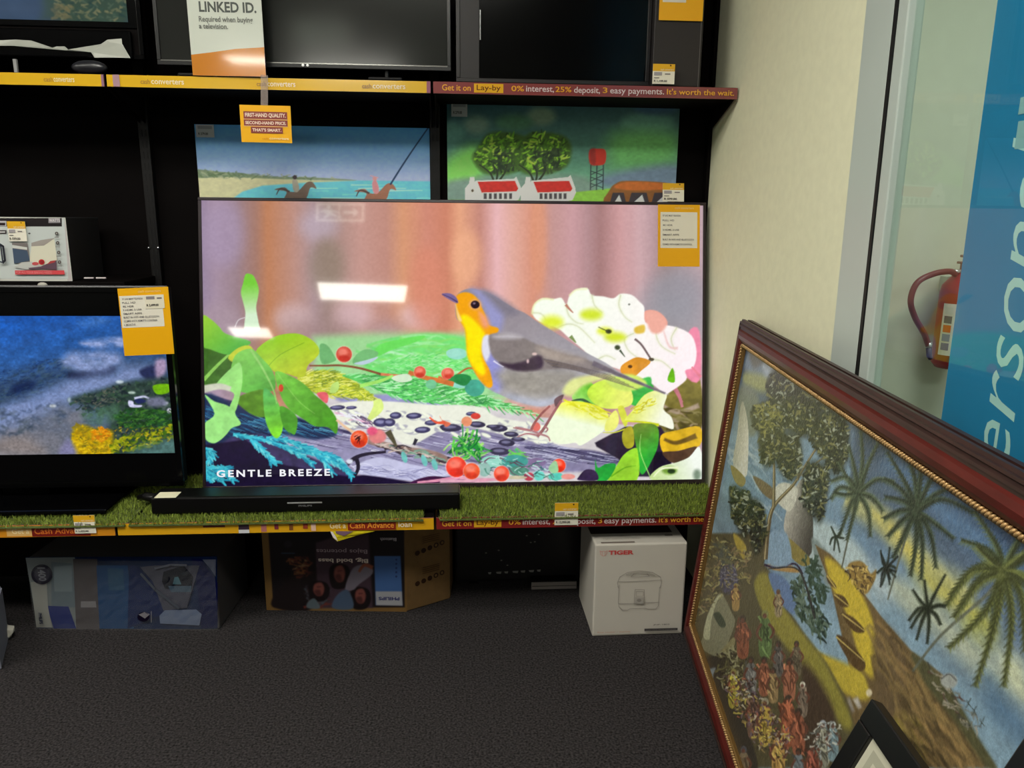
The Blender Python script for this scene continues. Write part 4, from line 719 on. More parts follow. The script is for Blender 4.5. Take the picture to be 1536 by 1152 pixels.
# ------------------------------------------------------------------ ceiling lights (two show mirrored in the big screen; unseen fill lights are added)
def ceiling_light(x, y, w, d, label, rad=None):
    t = thing('ceiling_light', label, 'light', (x, y, ZC+.06), 'fluorescent ceiling lights')
    pl = Plane((x-w/2, y+d/2, ZC), (1, 0, 0), (0, -1, 0), w, d)   # faces down
    bm = bmesh.new(); 
    for a, b in (((x-w/2-.03, y-d/2-.03), (x+w/2+.03, y-d/2)), ((x-w/2-.03, y+d/2), (x+w/2+.03, y+d/2+.03)), ((x-w/2-.03, y-d/2), (x-w/2, y+d/2)), ((x+w/2, y-d/2), (x+w/2+.03, y+d/2))):
        b_box(bm, (*a, ZC-.005), (*b, ZC+.06))
    link('housing', fin(bm), t, m_white); t.rotation_euler.z = radians(-7)
    link('diffuser', box((x-w/2, y-d/2, ZC), (x+w/2, y+d/2, ZC+.02)), t, m_lamp if rad is None else M('corridor_diffuser', (244, 255, 244), .5, emit=OUT_RADIANCE))
TVP = Plane((-.833, 2.40, .400), (1, 0, 0), (0, sin(radians(10.5)), cos(radians(10.5))), 1.661, .948)
def mir_ceil(px, py):
    """ceiling point whose mirror image in the big screen falls on this pixel"""
    d = ray(px, py); t = (TVP.O-CAM).dot(TVP.N)/d.dot(TVP.N); q = CAM+d*t; r = d-2*d.dot(TVP.N)*TVP.N; return q+r*((ZC-q.z)/r.z)
m1, m2 = mir_ceil(470, 424), mir_ceil(612, 452); m3, m4 = mir_ceil(340, 491), mir_ceil(411, 506); BLIGHT = Vector(((m3.x+m4.x)/2, (m3.y+m4.y)/2, ZC))
for x, y, w, d, lb in (((m1.x+m2.x)/2, (m1.y+m2.y)/2, abs(m1.x-m2.x), abs(m1.y-m2.y)-.06, 'ceiling light mirrored as the long bar in the middle of the big screen'),
                       ((m3.x+m4.x)/2, (m3.y+m4.y)/2, abs(m3.x-m4.x)+.05, abs(m3.y-m4.y), 'ceiling light mirrored at the left edge of the big screen'),
                       (-.85, 1.02, .90, .44, 'ceiling light above the carpet in front of the shelves'),
                       (-.15, .30, .90, .44, 'ceiling light almost straight above the viewer'),  # unseen fitting added for frontal fill on the shelves
                       (-2.3, .45, .90, .44, 'ceiling light over the left end of the shelves'),  # likewise added out of view, as fill
                       (-3.5, .9, .90, .44, 'ceiling light by the left wall')):  # added where the big screen does not mirror it, as fill
    ceiling_light(x, y, w, d, lb)
ceiling_light(2.1, 1.6, 1.2, .5, 'cool ceiling light in the corridor beyond the window', 1)  # unseen lamp added to brighten the corridor
ceiling_light(2.1, -.8, 1.2, .5, 'cool ceiling light in the corridor nearer the door', 1)  # second lamp added for the corridor, also out of view

# exit sign hung from the ceiling: shows only as a faint mirror image at the top of the big screen
SY = -.15
def mirror(px, py, y):
    d = ray(px, py); t = (TVP.O-CAM).dot(TVP.N)/d.dot(TVP.N); q = CAM+d*t; r = d-2*d.dot(TVP.N)*TVP.N; return q+r*((y-q.y)/r.y)
sa, sb = mirror(475, 305, SY), mirror(545, 332, SY)
x0, x1 = sorted((sa.x, sb.x)); z0, z1 = sorted((sa.z, sb.z))
t = thing('exit_sign', 'hanging running-man exit sign mirrored faintly in the big screen', 'sign', ((x0+x1)/2, SY, ZC+.06))
link('housing', box((x0-.01, SY-.03, z0-.01), (x1+.01, SY, z1+.01), .004), t, m_white)
bm = bmesh.new(); b_tube(bm, [((x0+x1)/2, SY-.015, z1), ((x0+x1)/2, SY-.015, ZC+.06)], .006); link('stem', fin(bm), t, m_white)
sp = Plane((x1, SY-.0, z0), (-1, 0, 0), (0, 0, 1), x1-x0, z1-z0); pr = Print(sp); W, Hs = sp.w, sp.h
pr.ruv(0, 0, W, Hs, (60, 84, 66)); 
for a in ((0, 0, W, .012), (0, Hs-.012, W, Hs), (0, 0, .012, Hs), (W-.012, 0, W, Hs), (W*.5, 0, W*.5+.008, Hs)): pr.ruv(*a, (255, 255, 230))
pr.face([(W*.1, Hs*.5), (W*.22, Hs*.8), (W*.22, Hs*.2)], (240, 255, 235)); pr.ruv(W*.2, Hs*.42, W*.42, Hs*.58, (240, 255, 235))
cxm = W*.74
pr.face([(cxm+.012*cos(a), Hs*.78+.012*sin(a)) for a in np.linspace(0, 6, 10)], (240, 255, 235))
for q in ([(-.02, .62), (.03, .66), (.02, .4), (-.03, .38)], [(-.03, .4), (0, .42), (.04, .2), (.02, .17)], [(-.03, .42), (-.01, .38), (-.05, .22), (-.09, .2), (-.09, .25), (-.06, .27)], [(.02, .64), (.07, .5), (.05, .46), (.01, .56)], [(-.02, .62), (-.07, .52), (-.06, .46), (-.01, .54)]):
    pr.face([(cxm+a, Hs*b) for a, b in q], (240, 255, 235))
pr.done('lit_panel', t, attr_mat('sign_lit', .3, .5, emit=True, gain=4.5))

# ------------------------------------------------------------------ shelving
XB = [-1.95, -1.0, -.076, .843]        # bay ends
YEL, MAR = (222, 176, 34), (130, 62, 62)
def strip_print(pl, bg, items, gain=1.0):
    """items: text, x0px, x1px, colour, low, high (fractions of the strip height), or ('#', ...) for a block"""
    pr = Print(pl); e = .0008; pr.ruv(0, 0, pl.w, pl.h, bg)
    for it in items:
        tx, a, b, c, lo, hi = it[:6]; ypx = it[6]; ua, ub = pl.uv(a, ypx)[0], pl.uv(b, ypx)[0]
        ua, ub = max(0, ua), min(pl.w, ub)
        if tx == '#': pr.ruv(ua, pl.h*lo, ub, pl.h*hi, c)
        else: pr.txt_uv(tx, ua, pl.h*lo, ub, pl.h*hi, c, bold=it[7] if len(it) > 7 else .012)
    return pr
def shelf(i, zt, yf, yb, label, pl, pr, thick=.03, arm=.105):
    xa, xb = XB[i]+.004, XB[i+1]-.004
    t = thing('shelf', label, 'shelf', ((xa+xb)/2, yb, zt-thick), 'black steel shelves')
    link('board', box((xa, yf+.006, zt-thick), (xb, yb, zt), .002), t, m_black)
    s = link('ticket_strip', slab(pl, -.006, 0), t, M('strip_backing', (120, 70, 66), .5)); pr.done('strip_lettering', s, m_gloss)
    # triangular brackets at both ends
    for x in (xa+.002, xb-.006):
        bm = bmesh.new()
        v = [(x, yf+.01, zt-thick), (x, yb, zt-thick), (x, yb, zt-arm), (x, yb-.03, zt-arm)]
        f0 = [bm.verts.new(p) for p in v]; f1 = [bm.verts.new((p[0]+.004, p[1], p[2])) for p in v]
        bm.faces.new(f0); bm.faces.new(f1[::-1])
        for k in range(4): bm.faces.new((f0[k], f0[(k+1) % 4], f1[(k+1) % 4], f1[k]))
        if arm > .05: link('bracket', fin(bm), t, m_black)
        else: bm.free()
    return t
UP_Z0, UP_Z1 = 1.632, 1.664
def upl(i, a=.004, b=.004): return vplane(YU, XB[i]+a, XB[i+1]-b, UP_Z0, UP_Z1)
def lo(i): return vplane(YL, XB[i]+.004, XB[i+1]-.004, .362, .398)
WH, OR = (214, 190, 190), (226, 160, 48)
def layby(y, xs, fade=None):
    (a0, a1), (b0, b1), (c0, c1), (d0, d1), (e0, e1), (f0, f1), (g0, g1), (h0, h1), (i0, i1) = xs; r = []
    last = "It's worth the wait."
    yy = lambda x: y+(x-660)*(.022 if y < 400 else -.02)
    r = [('Get it on', a0, a1, OR, .25, .78), ('#', b0, b1, (222, 166, 34), .12, .9), ('Lay-by', b0+4, b1-4, (110, 60, 20), .18, .8), ('0%', c0, c1, OR, .3, .78), ('interest,', d0, d1, WH, .2, .8), ('25%', e0, e1, OR, .3, .78),
         ('deposit,', f0, f1, WH, .1, .8), ('3', g0, g1, OR, .3, .78), ('easy payments.', h0, h1, WH, .1, .72), (last, i0, i1, OR, .28, .8)]
    return [(*q, yy(q[1])) for q in r]
# upper row
shelf(0, ZU, YU, YB, 'upper black shelf with glossy yellow strip, below the top-left television', upl(0), strip_print(upl(0), YEL, [('#', 152, 160, (150, 110, 130), 0, 1, 122), ('cash', 66, 80, (170, 130, 60), .3, .7, 122), ('converters', 81, 112, (240, 225, 180), .3, .7, 122)]))
ci = []
for a, b in ((211, 276), (385, 443), (543, 608)): ci += [('cash', a, a+14, (150, 110, 60), .28, .68, 124), ('converters', a+16, b, (244, 226, 190), .28, .68, 124)]
shelf(1, ZU, YU, YB, 'upper black shelf with yellow strip, above the framed beach picture', upl(1), strip_print(upl(1), YEL, ci+[('#', 640, 650, (150, 90, 110), 0, 1, 128), ('#', 170, 180, (176, 140, 150), 0, 1, 122)]))
shelf(2, ZU, YU, YB, 'upper black shelf with maroon lay-by strip, above the farmhouse picture', upl(2), strip_print(upl(2), MAR, layby(129, [(663, 706), (711, 755), (767, 786), (789, 831), (833, 857), (861, 900), (904, 911), (915, 996), (1000, 1101)])))
# lower row
LS = .398
shelf(0, LS-.008, YL, YB, 'lower black shelf with cash advance strip, under the left television', lo(0), arm=.03, pr=strip_print(lo(0), (214, 140, 30), [('#', 10, 48, (226, 180, 110), .1, .95, 798), ('Get a', 18, 44, (240, 220, 170), .3, .75, 798), ('#', 48, 136, (120, 30, 24), .05, .9, 798), ('Cash Advance', 52, 130, (206, 110, 40), .25, .8, 798)]))
shelf(1, LS-.008, YL, YB, 'lower black shelf with yellow loan strip, under the soundbar', lo(1), arm=.03, pr=strip_print(lo(1), (222, 166, 26),
      [('#', 305, 338, (96, 40, 30), .55, .8, 794), ('#', 358, 374, (60, 46, 60), .3, .9, 794), ('#', 358, 374, (210, 210, 215), .0, .3, 794), ('#', 392, 400, (180, 110, 110), .1, .9, 793), ('#', 412, 418, (130, 50, 60), .3, .8, 793), ('#', 434, 440, (130, 80, 40), .2, .9, 793), ('#', 455, 462, (150, 60, 40), .3, .8, 792), ('#', 467, 474, (230, 190, 170), .1, .9, 792),
       ('Get a', 495, 519, (244, 226, 170), .28, .8, 790), ('#', 522, 594, (140, 44, 26), .1, .9, 789), ('Cash Advance', 525, 591, (236, 150, 50), .26, .78, 789), ('loan', 598, 618, (246, 230, 190), .3, .8, 788)]))
shelf(2, LS-.008, YL, YB, 'lower black shelf with maroon lay-by strip, under the right end of the big television', lo(2), arm=.03, pr=strip_print(lo(2), (128, 34, 34), layby(786, [(663, 707), (711, 752), (763, 781), (784, 825), (829, 850), (853, 893), (897, 903), (906, 984), (988, 1082)])))
# middle shelf of the left bay
t = thing('shelf', 'plain black middle shelf carrying the white oven carton', 'shelf', (-1.5, YB, 1.06), 'black steel shelves')
link('board', box((XB[0]+.004, YU, 1.055), (XB[1]-.004, YB, 1.079), .003), t, m_black)
# slotted uprights
def upright(x, label):
    t = thing('shelf_upright', label, 'upright', (x, YB, 0), 'slotted steel uprights')
    link('channel', box((x-.016, YB-.028, .0), (x+.016, YB, 2.64), .002), t, M('upright_steel', (14, 12, 13), .45, spec=.3))
    bm = bmesh.new()
    for k in range(60):
        for s in (-.006, .006): b_box(bm, (x+s-.002, YB-.0292, .5+k*.034), (x+s+.002, YB-.0278, .52+k*.034))
    link('slots', fin(bm), t, M('slot_dark', (5, 5, 5), .8)); return t
u = upright(-1.0, 'black slotted upright with two bright screws, left of the beach picture')
for s in (-.015, .015):
    bm = bmesh.new(); q = Vector((-1.0+s, YB-.031, onY(235, 372, YB-.03).z)); g = bmesh.ops.create_uvsphere(bm, u_segments=10, v_segments=6, radius=.005)['verts']; bmesh.ops.translate(bm, vec=q, verts=g); link('screw', fin(bm, True), u, M('screw_steel', (200, 200, 205), .3, metal=1))
upright(-.076, 'black slotted upright between the beach and farmhouse pictures')

# ------------------------------------------------------------------ artificial grass mats
m_grass = M('plastic_grass', (126, 142, 58), .7, spec=.2, noise=.45, nscale=60); m_grassd = M('grass_backing', (78, 90, 38), .9, noise=.3, nscale=80)
def mat(x0, x1, y0, y1, label, seed, n):
    rng = np.random.RandomState(seed); z = LS-.002
    t = thing('grass_mat', label, 'artificial grass', ((x0+x1)/2, (y0+y1)/2, LS-.008), 'artificial grass mats')
    link('backing', box((x0, y0, LS-.0078), (x1, y1, z), .002), t, m_grassd)
    p = np.stack([rng.uniform(x0, x1, n), rng.uniform(y0, y1, n), np.full(n, z-.001)], 1); a = rng.uniform(0, 2*pi, n); w = .0018
    tip = p+np.stack([rng.normal(0, .004, n), rng.normal(-.001, .004, n), rng.uniform(.010, .018, n)], 1); d = np.stack([np.cos(a), np.sin(a), a*0], 1)*w
    v = np.concatenate([p-d, p+d, tip], 0); f = np.stack([np.arange(n), np.arange(n)+n, np.arange(n)+2*n], 1)
    me = bpy.data.meshes.new('grass'); me.from_pydata(v.tolist(), [], f.tolist()); link('pile', me, t, m_grass, kind='stuff')
mat(-1.94, -.972, 2.137, 2.56, 'green grass mat under the left television', 1, 15000)
mat(-.962, -.11, 2.137, 2.56, 'green grass mat under the soundbar', 2, 17000)
mat(-.062, .832, 2.137, 2.56, 'green grass mat under the right half of the big television', 3, 17000)

# ------------------------------------------------------------------ televisions
def tv_frame(pl, name, bez, depth, parent, mat=None, bot=None):
    link('bezel', ring(pl, bez, -.012, .004, .0015, wb=bot), parent, mat or m_blacksat)
    link('back_cover', slab(pl.sub(.004, .004, pl.w-.008, pl.h-.008), -depth, -.006, .004), parent, m_black)
# the big one
t = thing('television', 'very large lit television showing a robin among flowers, leaning back', 'television', (0, 2.42, LS))
tv_frame(TVP, 'b', .010, .028, t, M('bezel_dark', (40, 28, 34), .3, spec=.5), bot=.016)
sc = TVP.sub(.010, .016, TVP.w-.020, TVP.h-.026)
scr = art_robin(sc).done('screen', t, m_screen, n=0)
pr = Print(sc.sub(0, 0, sc.w, sc.h, .0004)); pr.txt('GENTLE BREEZE', 325, 703, 495, 716, (240, 240, 246), bold=.03, spacing=1.35); pr.done('caption', scr, m_screen)
link('sensor_tab', slab(TVP.spx(440, 728, 470, 734), -.004, .006, .002), t, m_blackgloss)
# left television, letterboxed film
LP = vplane(2.32, -1.86, onY(256, 500, 2.32).x, .45, onY(240, 430, 2.32).z)
t = thing('television', 'lit television showing misty wooded hills, on the grass mat at the left edge', 'television', (-1.35, 2.36, LS))
tv_frame(LP, 'l', .018, .05, t, m_blackgloss)
sc = LP.sub(.018, .018, LP.w-.036, LP.h-.036)
link('black_bars', slab(sc, -.003, -.0002), t, m_blackgloss)
ax1 = onY(263, 680, 2.32).x; az0 = onY(200, 680, 2.32).z; az1 = onY(100, 474, 2.32).z
ap = vplane(2.32, LP.O.x+.018, min(ax1, LP.O.x+LP.w-.018), az0, az1)
vis = Plane(ap.O+ap.U*(ap.w-(ax1-onY(-6, 600, 2.32).x)), ap.U, ap.V, ax1-onY(-6, 600, 2.32).x, ap.h)
cv = art_valley(vis, 300, 220, (0, 460, 5.007)); scr = cv.done('screen', t, attr_mat('lit_screen_dim', .04, .5, emit=True, gain=.9), n=.0006)
left = Cv(Plane(ap.O, ap.U, ap.V, ap.w-vis.w, ap.h), 80, 70); left.a[:] = cv.a[:, 0][np.linspace(0, cv.h-1, 70).astype(int)][:, None]; left.done('screen_surround', t, attr_mat('lit_screen_dim', .04, .5, emit=True, gain=.9), n=.0006)
link('neck', box((-1.42, 2.34, .42), (-1.28, 2.37, .47), .004), t, m_blackgloss)
bm = bmesh.new(); b_box(bm, (-1.66, 2.20, LS+.006), (-1.05, 2.46, LS+.022), .006); link('foot', fin(bm), t, m_blackgloss)
link('top_edge', box((LP.O.x+.004, 2.318, LP.O.z+LP.h), (LP.O.x+LP.w-.002, 2.33, LP.O.z+LP.h+.002)), t, M('grey_edge', (120, 120, 124), .3))
q = onY(61, 427, 2.33); bm = bmesh.new(); g = bmesh.ops.create_uvsphere(bm, u_segments=14, v_segments=8, radius=.014)['verts']; bmesh.ops.scale(bm, vec=(1, .5, .6), verts=g); bmesh.ops.translate(bm, vec=(q.x, 2.34, LP.O.z+LP.h+.002), verts=g); link('camera_knob', fin(bm, True), t, M('pale_plastic', (170, 165, 155), .4))
# top left
Y1 = 2.42
TP = vplane(Y1, -1.75, onY(214, 50, Y1).x, onY(100, 87, Y1).z, 2.14)
t = thing('television', 'dark-framed television with torn white film along its base, top left corner', 'television', (-1.35, Y1, ZU))
tv_frame(TP, 't', .012, .05, t, m_blackgloss)
link('lower_trim', slab(TP.sub(0, 0, TP.w-.03, .075), -.002, .012, .004), t, m_blackgloss)
sr = onY(191, 20, Y1).x; sb_ = onY(100, 31, Y1).z
sp = vplane(Y1, onY(-6, 10, Y1).x, sr, sb_, 2.10); link('panel_glass', slab(TP.sub(.012, .085, TP.w-.024, TP.h-.10), -.004, -.0005), t, m_blackgloss)
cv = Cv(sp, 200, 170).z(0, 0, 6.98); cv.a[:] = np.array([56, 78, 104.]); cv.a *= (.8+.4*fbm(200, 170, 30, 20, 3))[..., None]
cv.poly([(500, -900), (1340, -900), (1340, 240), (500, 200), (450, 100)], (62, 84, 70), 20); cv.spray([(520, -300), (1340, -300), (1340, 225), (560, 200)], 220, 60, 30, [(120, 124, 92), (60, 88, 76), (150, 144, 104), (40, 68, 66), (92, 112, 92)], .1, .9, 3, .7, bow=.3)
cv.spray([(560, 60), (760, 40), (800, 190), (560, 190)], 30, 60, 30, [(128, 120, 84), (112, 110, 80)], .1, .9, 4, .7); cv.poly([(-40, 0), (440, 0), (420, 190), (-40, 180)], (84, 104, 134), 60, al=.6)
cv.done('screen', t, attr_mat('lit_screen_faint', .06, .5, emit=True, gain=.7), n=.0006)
# ragged pale strip: a thin crinkled sheet
def px_sheet(pl, pts, n, crk=0, seed=1, th=.0006, mt=None):
    bm = bmesh.new(); rng = random.Random(seed); vs = []
    for p in pts:
        u, v = pl.uv(*p); vs.append(bm.verts.new(pl.at(u, v, n+crk*rng.random())))
    f = bm.faces.new(vs); bmesh.ops.triangulate(bm, faces=[f]); r = bmesh.ops.solidify(bm, geom=bm.faces[:], thickness=th); return fin(bm)
fp = TP.sub(0, 0, TP.w, TP.h, .012)
RAGGED = [(-4, 61), (25, 60), (48, 62), (70, 70), (80, 73), (86, 70), (98, 70), (104, 75), (120, 72), (150, 70), (156, 66), (163, 68), (162, 60), (183, 58), (184, 66), (190, 78), (196, 87), (143, 87), (141, 80), (136, 77), (100, 76), (76, 74), (60, 71), (40, 71), (20, 69), (-4, 69)]
link('ragged_strip', px_sheet(fp, RAGGED, .002, .003), t, M('ragged_pale', (176, 178, 168), .25, spec=.6))
bm = bmesh.new(); q = onY(22, 96, Y1-.03); b_box(bm, (q.x-.005, Y1-.03, ZU), (q.x+.005, Y1-.02, q.z+.014), .002); link('foot', fin(bm), t, M('foot_grey', (150, 150, 150), .3))
bm = bmesh.new(); b_box(bm, (-1.7, Y1-.06, ZU), (-1.45, Y1+.05, ZU+.012), .004); b_box(bm, (-1.6, Y1+.0, ZU+.01), (-1.5, Y1+.03, TP.O.z+.02), .004); link('stand', fin(bm), t, m_blackgloss)
# computer mouse shaped dark thing in front of it
q = onY(134, 103, 2.39); bm = bmesh.new(); g = bmesh.ops.create_uvsphere(bm, u_segments=18, v_segments=10, radius=1)['verts']; bmesh.ops.scale(bm, vec=(.05, .018, .02), verts=g); bmesh.ops.translate(bm, vec=(q.x, 2.392, ZU+.019), verts=g)
solo('remote_control', fin(bm, True), 'rounded dark remote lying on the yellow-strip shelf below the ragged pale strip', 'remote control', (q.x, 2.392, ZU), M('charcoal_plastic', (30, 30, 35), .3))
# second television on the upper shelf
T2 = vplane(2.42, onY(233, 50, 2.42).x, onY(676, 50, 2.42).x, onY(450, 102, 2.42).z, 2.02)
t = thing('television', 'switched-off grey television behind the paper notice', 'television', (-.45, 2.44, ZU))
tv_frame(T2, '2', .010, .04, t, M('bezel_grey', (30, 30, 31), .3), bot=.014)
link('screen', slab(T2.sub(.010, .014, T2.w-.02, T2.h-.024), -.004, -.001), t, M('off_screen_grey', (38, 39, 37), .13, spec=.45))
link('chrome_edge', slab(T2.sub(.01, .011, T2.w-.02, .003), .004, .005), t, M('edge_chrome', (150, 150, 146), .2, metal=.8))
for xx in (454, 461):
    q = onY(xx, 98, 2.41); bm = bmesh.new(); g = bmesh.ops.create_uvsphere(bm, u_segments=8, v_segments=6, radius=.004)['verts']; bmesh.ops.translate(bm, vec=(q.x, 2.414, T2.O.z+.007), verts=g); link('glint_bead', fin(bm, True), t, M('bead_glow', (230, 230, 220), .3, emit=.6))  # glowing beads put in for the glints on the lower frame
for xx in (300, 580):
    q = onY(xx, 110, 2.43); link('foot', box((q.x-.05, 2.385, ZU), (q.x+.05, 2.47, ZU+.010), .004), t, m_blacksat); link('foot_post', box((q.x-.006, 2.43, ZU+.008), (q.x+.006, 2.445, T2.O.z+.02), .003), t, m_blacksat)
# third, black
T3 = vplane(2.42, onY(684, 60, 2.42).x, onY(976, 60, 2.42).x, ZU+.006, 2.3)
t = thing('television', 'tall black panel television above the maroon strip, beside the charcoal carton', 'television', ((T3.O.x+T3.w/2), 2.44, ZU))
tv_frame(T3, '3', .012, .05, t, M('bezel_brown', (22, 16, 17), .4)); T3s = T3.sub(.068, .012, T3.w-.08, T3.h-.024); link('screen', slab(T3s, -.003, -.0005), t, m_blackgloss)
link('side_panel', slab(T3.sub(.012, .012, .056, T3.h-.024), -.003, .001), t, M('bezel_brown2', (24, 18, 19), .5))
q0, q1 = T3.uv(720, 60), T3.uv(720, 15); link('edge_glint_strip', slab(T3.sub(q0[0]-.001, q0[1], .003, q1[1]-q0[1]), .001, .003), t, M('glint_grey', (150, 150, 150), .25, metal=.9))  # pale strip painted in for a vertical glint on the panel

# ------------------------------------------------------------------ dark carton, upper right
CP = vplane(2.39, T3.O.x+T3.w+.002, onY(1054, 60, 2.39).x, ZU+.001, 2.25)
t = thing('carton', 'charcoal carton standing at the right end of the upper shelf', 'carton', (CP.O.x+CP.w/2, 2.46, ZU))
link('body', slab(CP, -.15, 0, .003), t, M('charcoal_board', (46, 42, 42), .5, spec=.3)); q0 = CP.uv(1052, 125)[0]
link('edge_strip', slab(CP.sub(CP.w-.008, 0, .002, CP.h), 0, .001), t, M('edge_strip_grey', (96, 92, 92), .2))  # narrow paler strip near the right edge

# ------------------------------------------------------------------ tickets
GREY = (120, 116, 110)
def ticket(pl, label, price='R 1,299.00', loc=None, dim=(236, 230, 214), yel=(226, 172, 28), frac=.36, tilt=None):
    """small shelf ticket: yellow head, white body"""
    t = thing('price_ticket', label, 'price ticket', tuple(pl.at(pl.w/2, 0)), 'small price tickets')
    link('card', slab(pl, -.0008, 0), t, M('card_white', (228, 222, 206), .6)); pr = Print(pl); w, h = pl.w, pl.h; b = h*(1-frac)
    pr.ruv(0, 0, w, h, dim); pr.ruv(0, b, w, h, yel); pr.txt_uv('cash converters', w*.35, b+h*frac*.12, w*.95, b+h*frac*.36, (246, 236, 214)); pr.face([(w*.8+.035*w*cos(a), h*.93+.035*w*sin(a)) for a in np.linspace(0, 5.6, 9)], (60, 50, 30))
    pr.ruv(w*.06, b*.66, w*.42, b*.92, (160, 154, 156)); pr.ruv(w*.55, b*.74, w*.8, b*.82, (120, 110, 110)); pr.ruv(w*.06, b*.44, w*.3, b*.5, GREY); pr.txt_uv(price, w*.06, b*.12, w*.66, b*.3, (70, 62, 62), bold=.03)
    pr.done('ticket_print', t, m_print); return t
ticket(vpx(2.366, 979, 96, 1012, 126), 'price ticket on the charcoal carton, top right', 'R 1,199.00')
ticket(vpx(YL-.004, 832, 757, 862, 793).sub(0, .012, .071, .071), 'price ticket standing on the grass mat under the big television', 'R 12,999.00')
ticket(vpx(YL-.004, 111, 773, 143, 800), 'price ticket clipped over the cash advance strip, lower left', 'R 2,499.00')
tk = TVP.spx(994, 276, 1026, 303); tk.O = tk.O+TVP.V*.002-Vector((0, .0, 0)); ticket(tk, 'price ticket taped above the top edge of the big television', 'R 599.00')
ovp = vpx(2.374, 12, 332, 39, 362); ticket(ovp, 'price ticket stuck on the white oven carton', 'R 599.00')
for (x0_, y0_, x1_, y1_, lb) in ((294, 187, 321, 206, 'pale sticker on the top left corner of the beach picture'), (677, 153, 701, 175, 'faded sticker on the top left corner of the farmhouse picture')):
    pl = vpx(2.616, x0_, y0_, x1_, y1_); t = thing('sticker', lb, 'sticker', tuple(pl.at(pl.w/2, 0)), 'corner stickers'); link('paper', slab(pl, -.0008, 0), t, M('sticker_paper', (190, 196, 200), .5)); pr = Print(pl); pr.ruv(pl.w*.1, pl.h*.66, pl.w*.9, pl.h*.9, (150, 156, 162)); pr.txt_uv('R 279.00', pl.w*.12, pl.h*.18, pl.w*.66, pl.h*.38, (70, 70, 74), bold=.03); pr.done('sticker_print', t, m_print)
# specification cards
def quad_pl(y, tl, tr_, bl, n=0):
    O = onY(*bl, y); U = onY(*tr_, y)-onY(*tl, y); V = onY(*tl, y)-O; return Plane(O, U, V, U.length, V.length)
def spec_card(pl, label, sheet, lines, px=True):
    t = thing('specification_card', label, 'information card', tuple(pl.at(pl.w/2, 0)), 'yellow specification cards')
    link('card', slab(pl, -.0008, 0), t, M('card_yellow', (240, 174, 4), .45)); pr = Print(pl); w, h = pl.w, pl.h
    pr.ruv(0, 0, w, h, (240, 174, 2)); u0, v0, u1, v1 = sheet; pr.ruv(w*u0, h*v0, w*u1, h*v1, (232, 226, 210)); pr.txt_uv('cash converters', w*.4, h*.93, w*.85, h*.965, (250, 214, 150))
    for i, (tx, ln) in enumerate(lines):
        y = v1-(v1-v0)*(.1+.8*i/(len(lines)-1)); pr.txt_uv(tx, w*(u0+.05), h*(y-.014), w*(u0+.05+(u1-u0-.1)*ln), h*(y+.014), (96, 90, 96), bold=.01)
    pr.done('card_print', t, m_print); return t
LN = [('75" UHD SMART TELEVISION', .55), ('FULL HD', .35), ('4K HDR', .3), ('3 HDMI, 2 USB', .5), ('SMART APPS', .5), ('BUILT IN WIFI AND BLUETOOTH', .95), ('COMES WITH REMOTE CONTROL', .9), ('6 MONTHS', .3)]
bp = TVP.spx(986, 308, 1049, 400, .006); spec_card(bp, 'yellow card with white sheet on the top right corner of the big television', (.06, .3, .94, .88), LN[:7])
cp = quad_pl(2.314, (176, 433), (252, 430), (187, 534)); spec_card(cp, 'yellow card with white sheet on the top right corner of the left television', (.02, .42, .86, .89), LN)
sp = Plane(cp.at(cp.w*.52, cp.h*.69, .002), cp.U, cp.V, cp.w*.38, cp.h*.2)
t = thing('sticker', 'small white price sticker on the yellow card of the left television', 'sticker', tuple(sp.O), 'corner stickers'); link('paper', slab(sp, -.0008, 0), t, M('sticker_cream', (230, 222, 200), .5)); pr = Print(sp); pr.ruv(sp.w*.08, sp.h*.68, sp.w*.52, sp.h*.9, (140, 132, 132)); pr.ruv(sp.w*.64, sp.h*.7, sp.w*.9, sp.h*.8, (120, 112, 110)); pr.txt_uv('R 3,499.00', sp.w*.08, sp.h*.14, sp.w*.7, sp.h*.34, (60, 54, 54), bold=.03); pr.done('sticker_print', t, m_print)
yp = vpx(2.384, 989, -14, 1055, 31); t = thing('specification_card', 'yellow card hanging on the charcoal carton, cut by the top edge', 'information card', tuple(yp.O), 'yellow specification cards'); link('card', slab(yp, -.0008, 0), t, M('card_yellow', (240, 174, 4), .45)); pr = Print(yp); pr.rect(994, -13, 1030, 3, (226, 220, 206)); pr.rect(997, -8, 1024, -3, (120, 116, 110)); pr.done('card_print', t, m_print)

# ------------------------------------------------------------------ notice, tape, yellow slogan card
PC = onY(374, 90, 2.362); PNn = ((BLIGHT-PC).normalized()-(PC-CAM).normalized()).normalized(); PUu = Vector((1, 0, 0)); PUu = (PUu-PUu.dot(PNn)*PNn).normalized()
NP = Plane(PC, PUu, PNn.cross(PUu), 1, 1); a0, b0_ = NP.uv(289.5, 113), NP.uv(399, 114); c0_ = NP.uv(278, -120); NP = NP.sub(a0[0], a0[1], b0_[0]-a0[0], c0_[1]-a0[1])
t = thing('paper_notice', 'white and orange laminated notice saying linked ID required', 'notice', tuple(NP.at(NP.w/2, 0)))
link('sheet', slab(NP, -.001, 0), t, M('laminate', (224, 222, 206), .3)); pr = Print(NP); w, h = NP.w, NP.h
pr.ruv(0, 0, w, h, (212, 216, 204)); u_, v_ = NP.uv(289, 81); u2, v2 = NP.uv(398, 71)
pr.face([(0, 0), (w, 0), (w, v2), (w*.6, v2-.006), (w*.3, v_+.006), (0, v_-.002)], (206, 130, 44))
